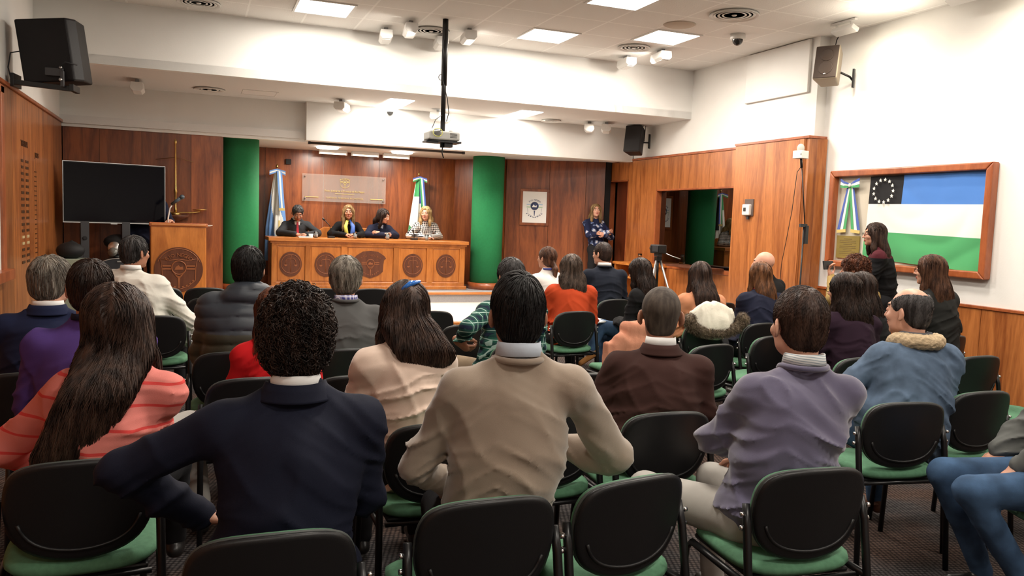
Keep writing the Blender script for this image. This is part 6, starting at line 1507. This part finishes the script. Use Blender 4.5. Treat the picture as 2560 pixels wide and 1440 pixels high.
# ---- on the stage
ST_ = dict(seat=.85, hem=.95)
def scarf(c):
    T = c['nb']; a = MB(); m1 = mat('blue_scarf', (.05, .12, .42), .6); m2 = mat('yellow_scarf', (.55, .5, .08), .6)
    a.tube([T+A((-.02, .06, .0)), T+A((-.06, .12, -.10)), T+A((-.05, .15, -.22)), T+A((-.02, .14, -.28))], [.02, .035, .040, .01], 10); a.tube([T+A((.02, .06, .0)), T+A((.06, .12, -.10)), T+A((.05, .15, -.20)), T+A((.03, .14, -.25))], [.02, .030, .030, .01], 10, 1)
    a.build('scarf', [m1, m2], c['root'])
person('man in a charcoal suit and red tie, looking down, at the left of the bench', (1.54, 13.22, 0), pi+.05, (1.54, 13.05, 1.665), 'tan', ('short', dict(t=.006, top=.010, n=900, sl=.03)), 'dkgrey', CHAR, bulk=.98, sh=.19, face=True, coat=True, hp=-.50, collar=(WCOL, .034, .060), extras=both(suit_collar(CHAR), shirt_front(WCOL, mat('red_tie', (.45, .01, .03), .5))), seat=.85, hem=.95,
       armL=dict(e=(-.30, .20, 1.25), w=(-.08, .44, 1.235), f=(1, .1, 0), n=(0, 0, -1), c=.1), armR=dict(e=(.30, .20, 1.25), w=(.10, .42, 1.235), f=(-1, .2, 0), n=(0, 0, -1), c=.1))
person('woman with long dark blonde hair and blue and yellow scarf at the bench', (2.31, 13.22, 0), pi+.0, (2.33, 13.06, 1.71), 'tan', ('long', dict(len=.14, w=.09, fl=.16, n=1100, wav=.006, vol=.012)), 'dkblonde', BLK, female=True, sh=.165, face=True, bulk=.92, extras=scarf, seat=.85, hem=.95, hy=-.15, neck_open=.02,
       armL=dict(e=(-.26, .16, 1.25), w=(-.08, .44, 1.245), f=(1, .25, .1), n=(0, -.3, -1), c=.7), armR=dict(e=(.26, .16, 1.25), w=(.08, .44, 1.245), f=(-1, .25, .1), n=(0, -.3, -1), c=.7))
person('woman with dark hair in navy, arms folded and looking aside, at the bench', (2.88, 13.22, 0), pi-.05, (2.92, 13.08, 1.665), 'fair', ('long', dict(len=.14, w=.09, n=800, wav=.009, cw=3, vol=.016)), 'dkbrown', DKN, female=True, sh=.160, face=True, bulk=.92, seat=.85, hem=.95, hy=.95, hp=-.25, neck_open=.015, extras=shirt_front(mat('pale_blue_blouse', (.45, .5, .6), .7)),
       armL=dict(e=(-.24, .18, 1.25), w=(.04, .34, 1.27), f=(1, -.1, .2), n=(0, -1, 0), c=.4), armR=dict(e=(.24, .18, 1.25), w=(.0, .40, 1.25), f=(-1, 0, .15), n=(0, -1, 0), c=.4))
person('blonde woman in a black and white checked jacket at the right end of the bench', (3.62, 13.22, 0), pi-.08, (3.62, 13.05, 1.735), 'fair', ('long', dict(len=.13, w=.098, n=1000, wav=.004, vol=.016, taper=.2)), 'blonde', HOUNDS, female=True, sh=.168, bulk=.97, face=True, coat=True, seat=.85, hem=.95, hy=-.42, neck_open=.02,
       armL=dict(e=(-.26, .16, 1.25), w=(-.06, .42, 1.24), f=(1, .2, 0), n=(0, 0, -1), c=.3), armR=dict(e=(.26, .16, 1.25), w=(.04, .46, 1.24), f=(-1, .2, 0), n=(0, 0, -1), c=.3))
person('standing blonde woman with folded arms in a navy floral blouse, in the far right corner', (6.27, 11.92, .24), pi+.10, (6.27, 12.02, 1.875), 'fair', ('long', dict(len=.17, w=.085, n=900, wav=.002, vol=.012, taper=.2)), 'dkblonde', BLOB, female=True, sh=.165, face=True, stand=True, hy=-.35, hp=.12, hem=.90, sc=.97, folds=0.0088, coat=False,
       armL=dict(e=(-.22, .08, 1.10), w=(.02, .24, 1.14), f=(1, -.1, .25), n=(0, -1, 0), c=.3), armR=dict(e=(.22, .08, 1.12), w=(-.03, .25, 1.18), f=(-1, -.05, .3), n=(0, -1, 0), c=.3))
person('man in a dark suit standing behind the television at the lectern', (-.58, 11.42, .24), pi-.3, (-.55, 11.38, 1.93), 'fair', ('short', dict(n=500)), 'dkbrown', DKN, sh=.19, stand=True, coat=True, collar=(WCOL, .034, .060), sc=.97, hem=.85,
       armL=dict(e=(-.34, .10, 1.15), w=(-.42, .30, 1.17), f=(0, 1, 0)))
# ---- loose clothes and small things
S = SDF(); S.ell((4.01, 5.42, .84), (.205, .06, .125), k=.06); S.ell((4.01, 5.38, .76), (.15, .06, .10), k=.05); S.disp = lambda P: -.016*(1-np.abs(vnoise(P*A((19, 16, 4)))*2-1))**3
ct_ = thing('coat', 'white coat with a brown fur-edged hood hung over a chair', 'coat', (0, 0, 0)); np_mesh('lining', [S.mesh(.010)], cloth('white_fleece', (.72, .68, .58), (60, .003)), ct_)
S = SDF()
for i in range(16):
    a = pi*(1.05-1.1*i/15); S.ell((4.0+.255*cos(a), 5.34, .83+.12*sin(-a)*.9), (.038, .035, .034), k=.03)
S.disp = lambda P: (vnoise(P*120)-.5)*-.022; V_, F_ = S.mesh(.007); rv = V_[np.random.RandomState(3).randint(0, len(V_), 6500)].astype(np.float32)
fs = strands(S, rv, lambda P, u: S.grad(P)+A((0, -.3, -.6))+np.random.RandomState(5).normal(0, .5, P.shape).astype(np.float32), 4, .007, .0007, off=(.002, .012), stick=0)
np_mesh('fur_trim', [(V_, F_), fs], hair_mat('brown_fur', (.08, .055, .035), (.24, .18, .12)), ct_)
ct_.location = (-.10, -.03, .0)
S = SDF(); S.box((3.14, 5.13, .70), (.20, .035, .14), rr=.03, k=.06); S.ell((3.14, 5.14, .80), (.17, .05, .05), k=.06); S.box((3.02, 5.10, .55), (.24, .03, .16), rr=.025, k=.06); S.cap((2.90, 5.09, .72), (2.78, 5.06, .42), .05, .035, k=.04); S.disp = lambda P: -.013*(1-np.abs(vnoise(P*A((17, 12, 3)))*2-1))**3-.005*(1-np.abs(vnoise(P*A((34, 20, 9)))*2-1))**2+.005
tag(np_mesh('jacket', [S.mesh(.010)], cloth('salmon_cloth', (.50, .22, .14), (90, .002)), None), 'salmon jacket hung over an empty chair, behind the man in brown', 'jacket')
tag(MB().box((5.105, 5.415, 1.275), (.15, .010, .075), rot=(-.2, 0, .25)).build('mobile_phone', BLACKP, bevel=.004), 'mobile phone held up by the person with curly reddish hair', 'phone')
S = SDF(); S.ell((1.28, 3.60, .60), (.17, .14, .10), k=.05); S.disp = lambda P: -.010*(1-np.abs(vnoise(P*14)*2-1))**2; o = np_mesh('jacket', [S.mesh(.010)], cloth('crimson_nylon', (.30, .02, .035), (60, .002), rough=.5), None); tag(o, 'crimson jacket lying on the seat right of the cream top', 'jacket')
S = SDF(); S.ell((1.52, 3.78, .66), (.18, .12, .06), k=.05); S.disp = lambda P: -.008*(1-np.abs(vnoise(P*12)*2-1))**2; o = np_mesh('coat', [S.mesh(.010)], cloth('white_black_coat', (.6, .58, .54), (60, .002)), None); tag(o, 'white coat bundled beside the crimson jacket', 'coat')
tag(MB().box((3.50, 6.62, .66), (.22, .16, .012), rot=(.1, 0, .5)).build('paper_sheet', PAPER), 'white sheets of paper on the lap of the woman in jeans', 'paper')
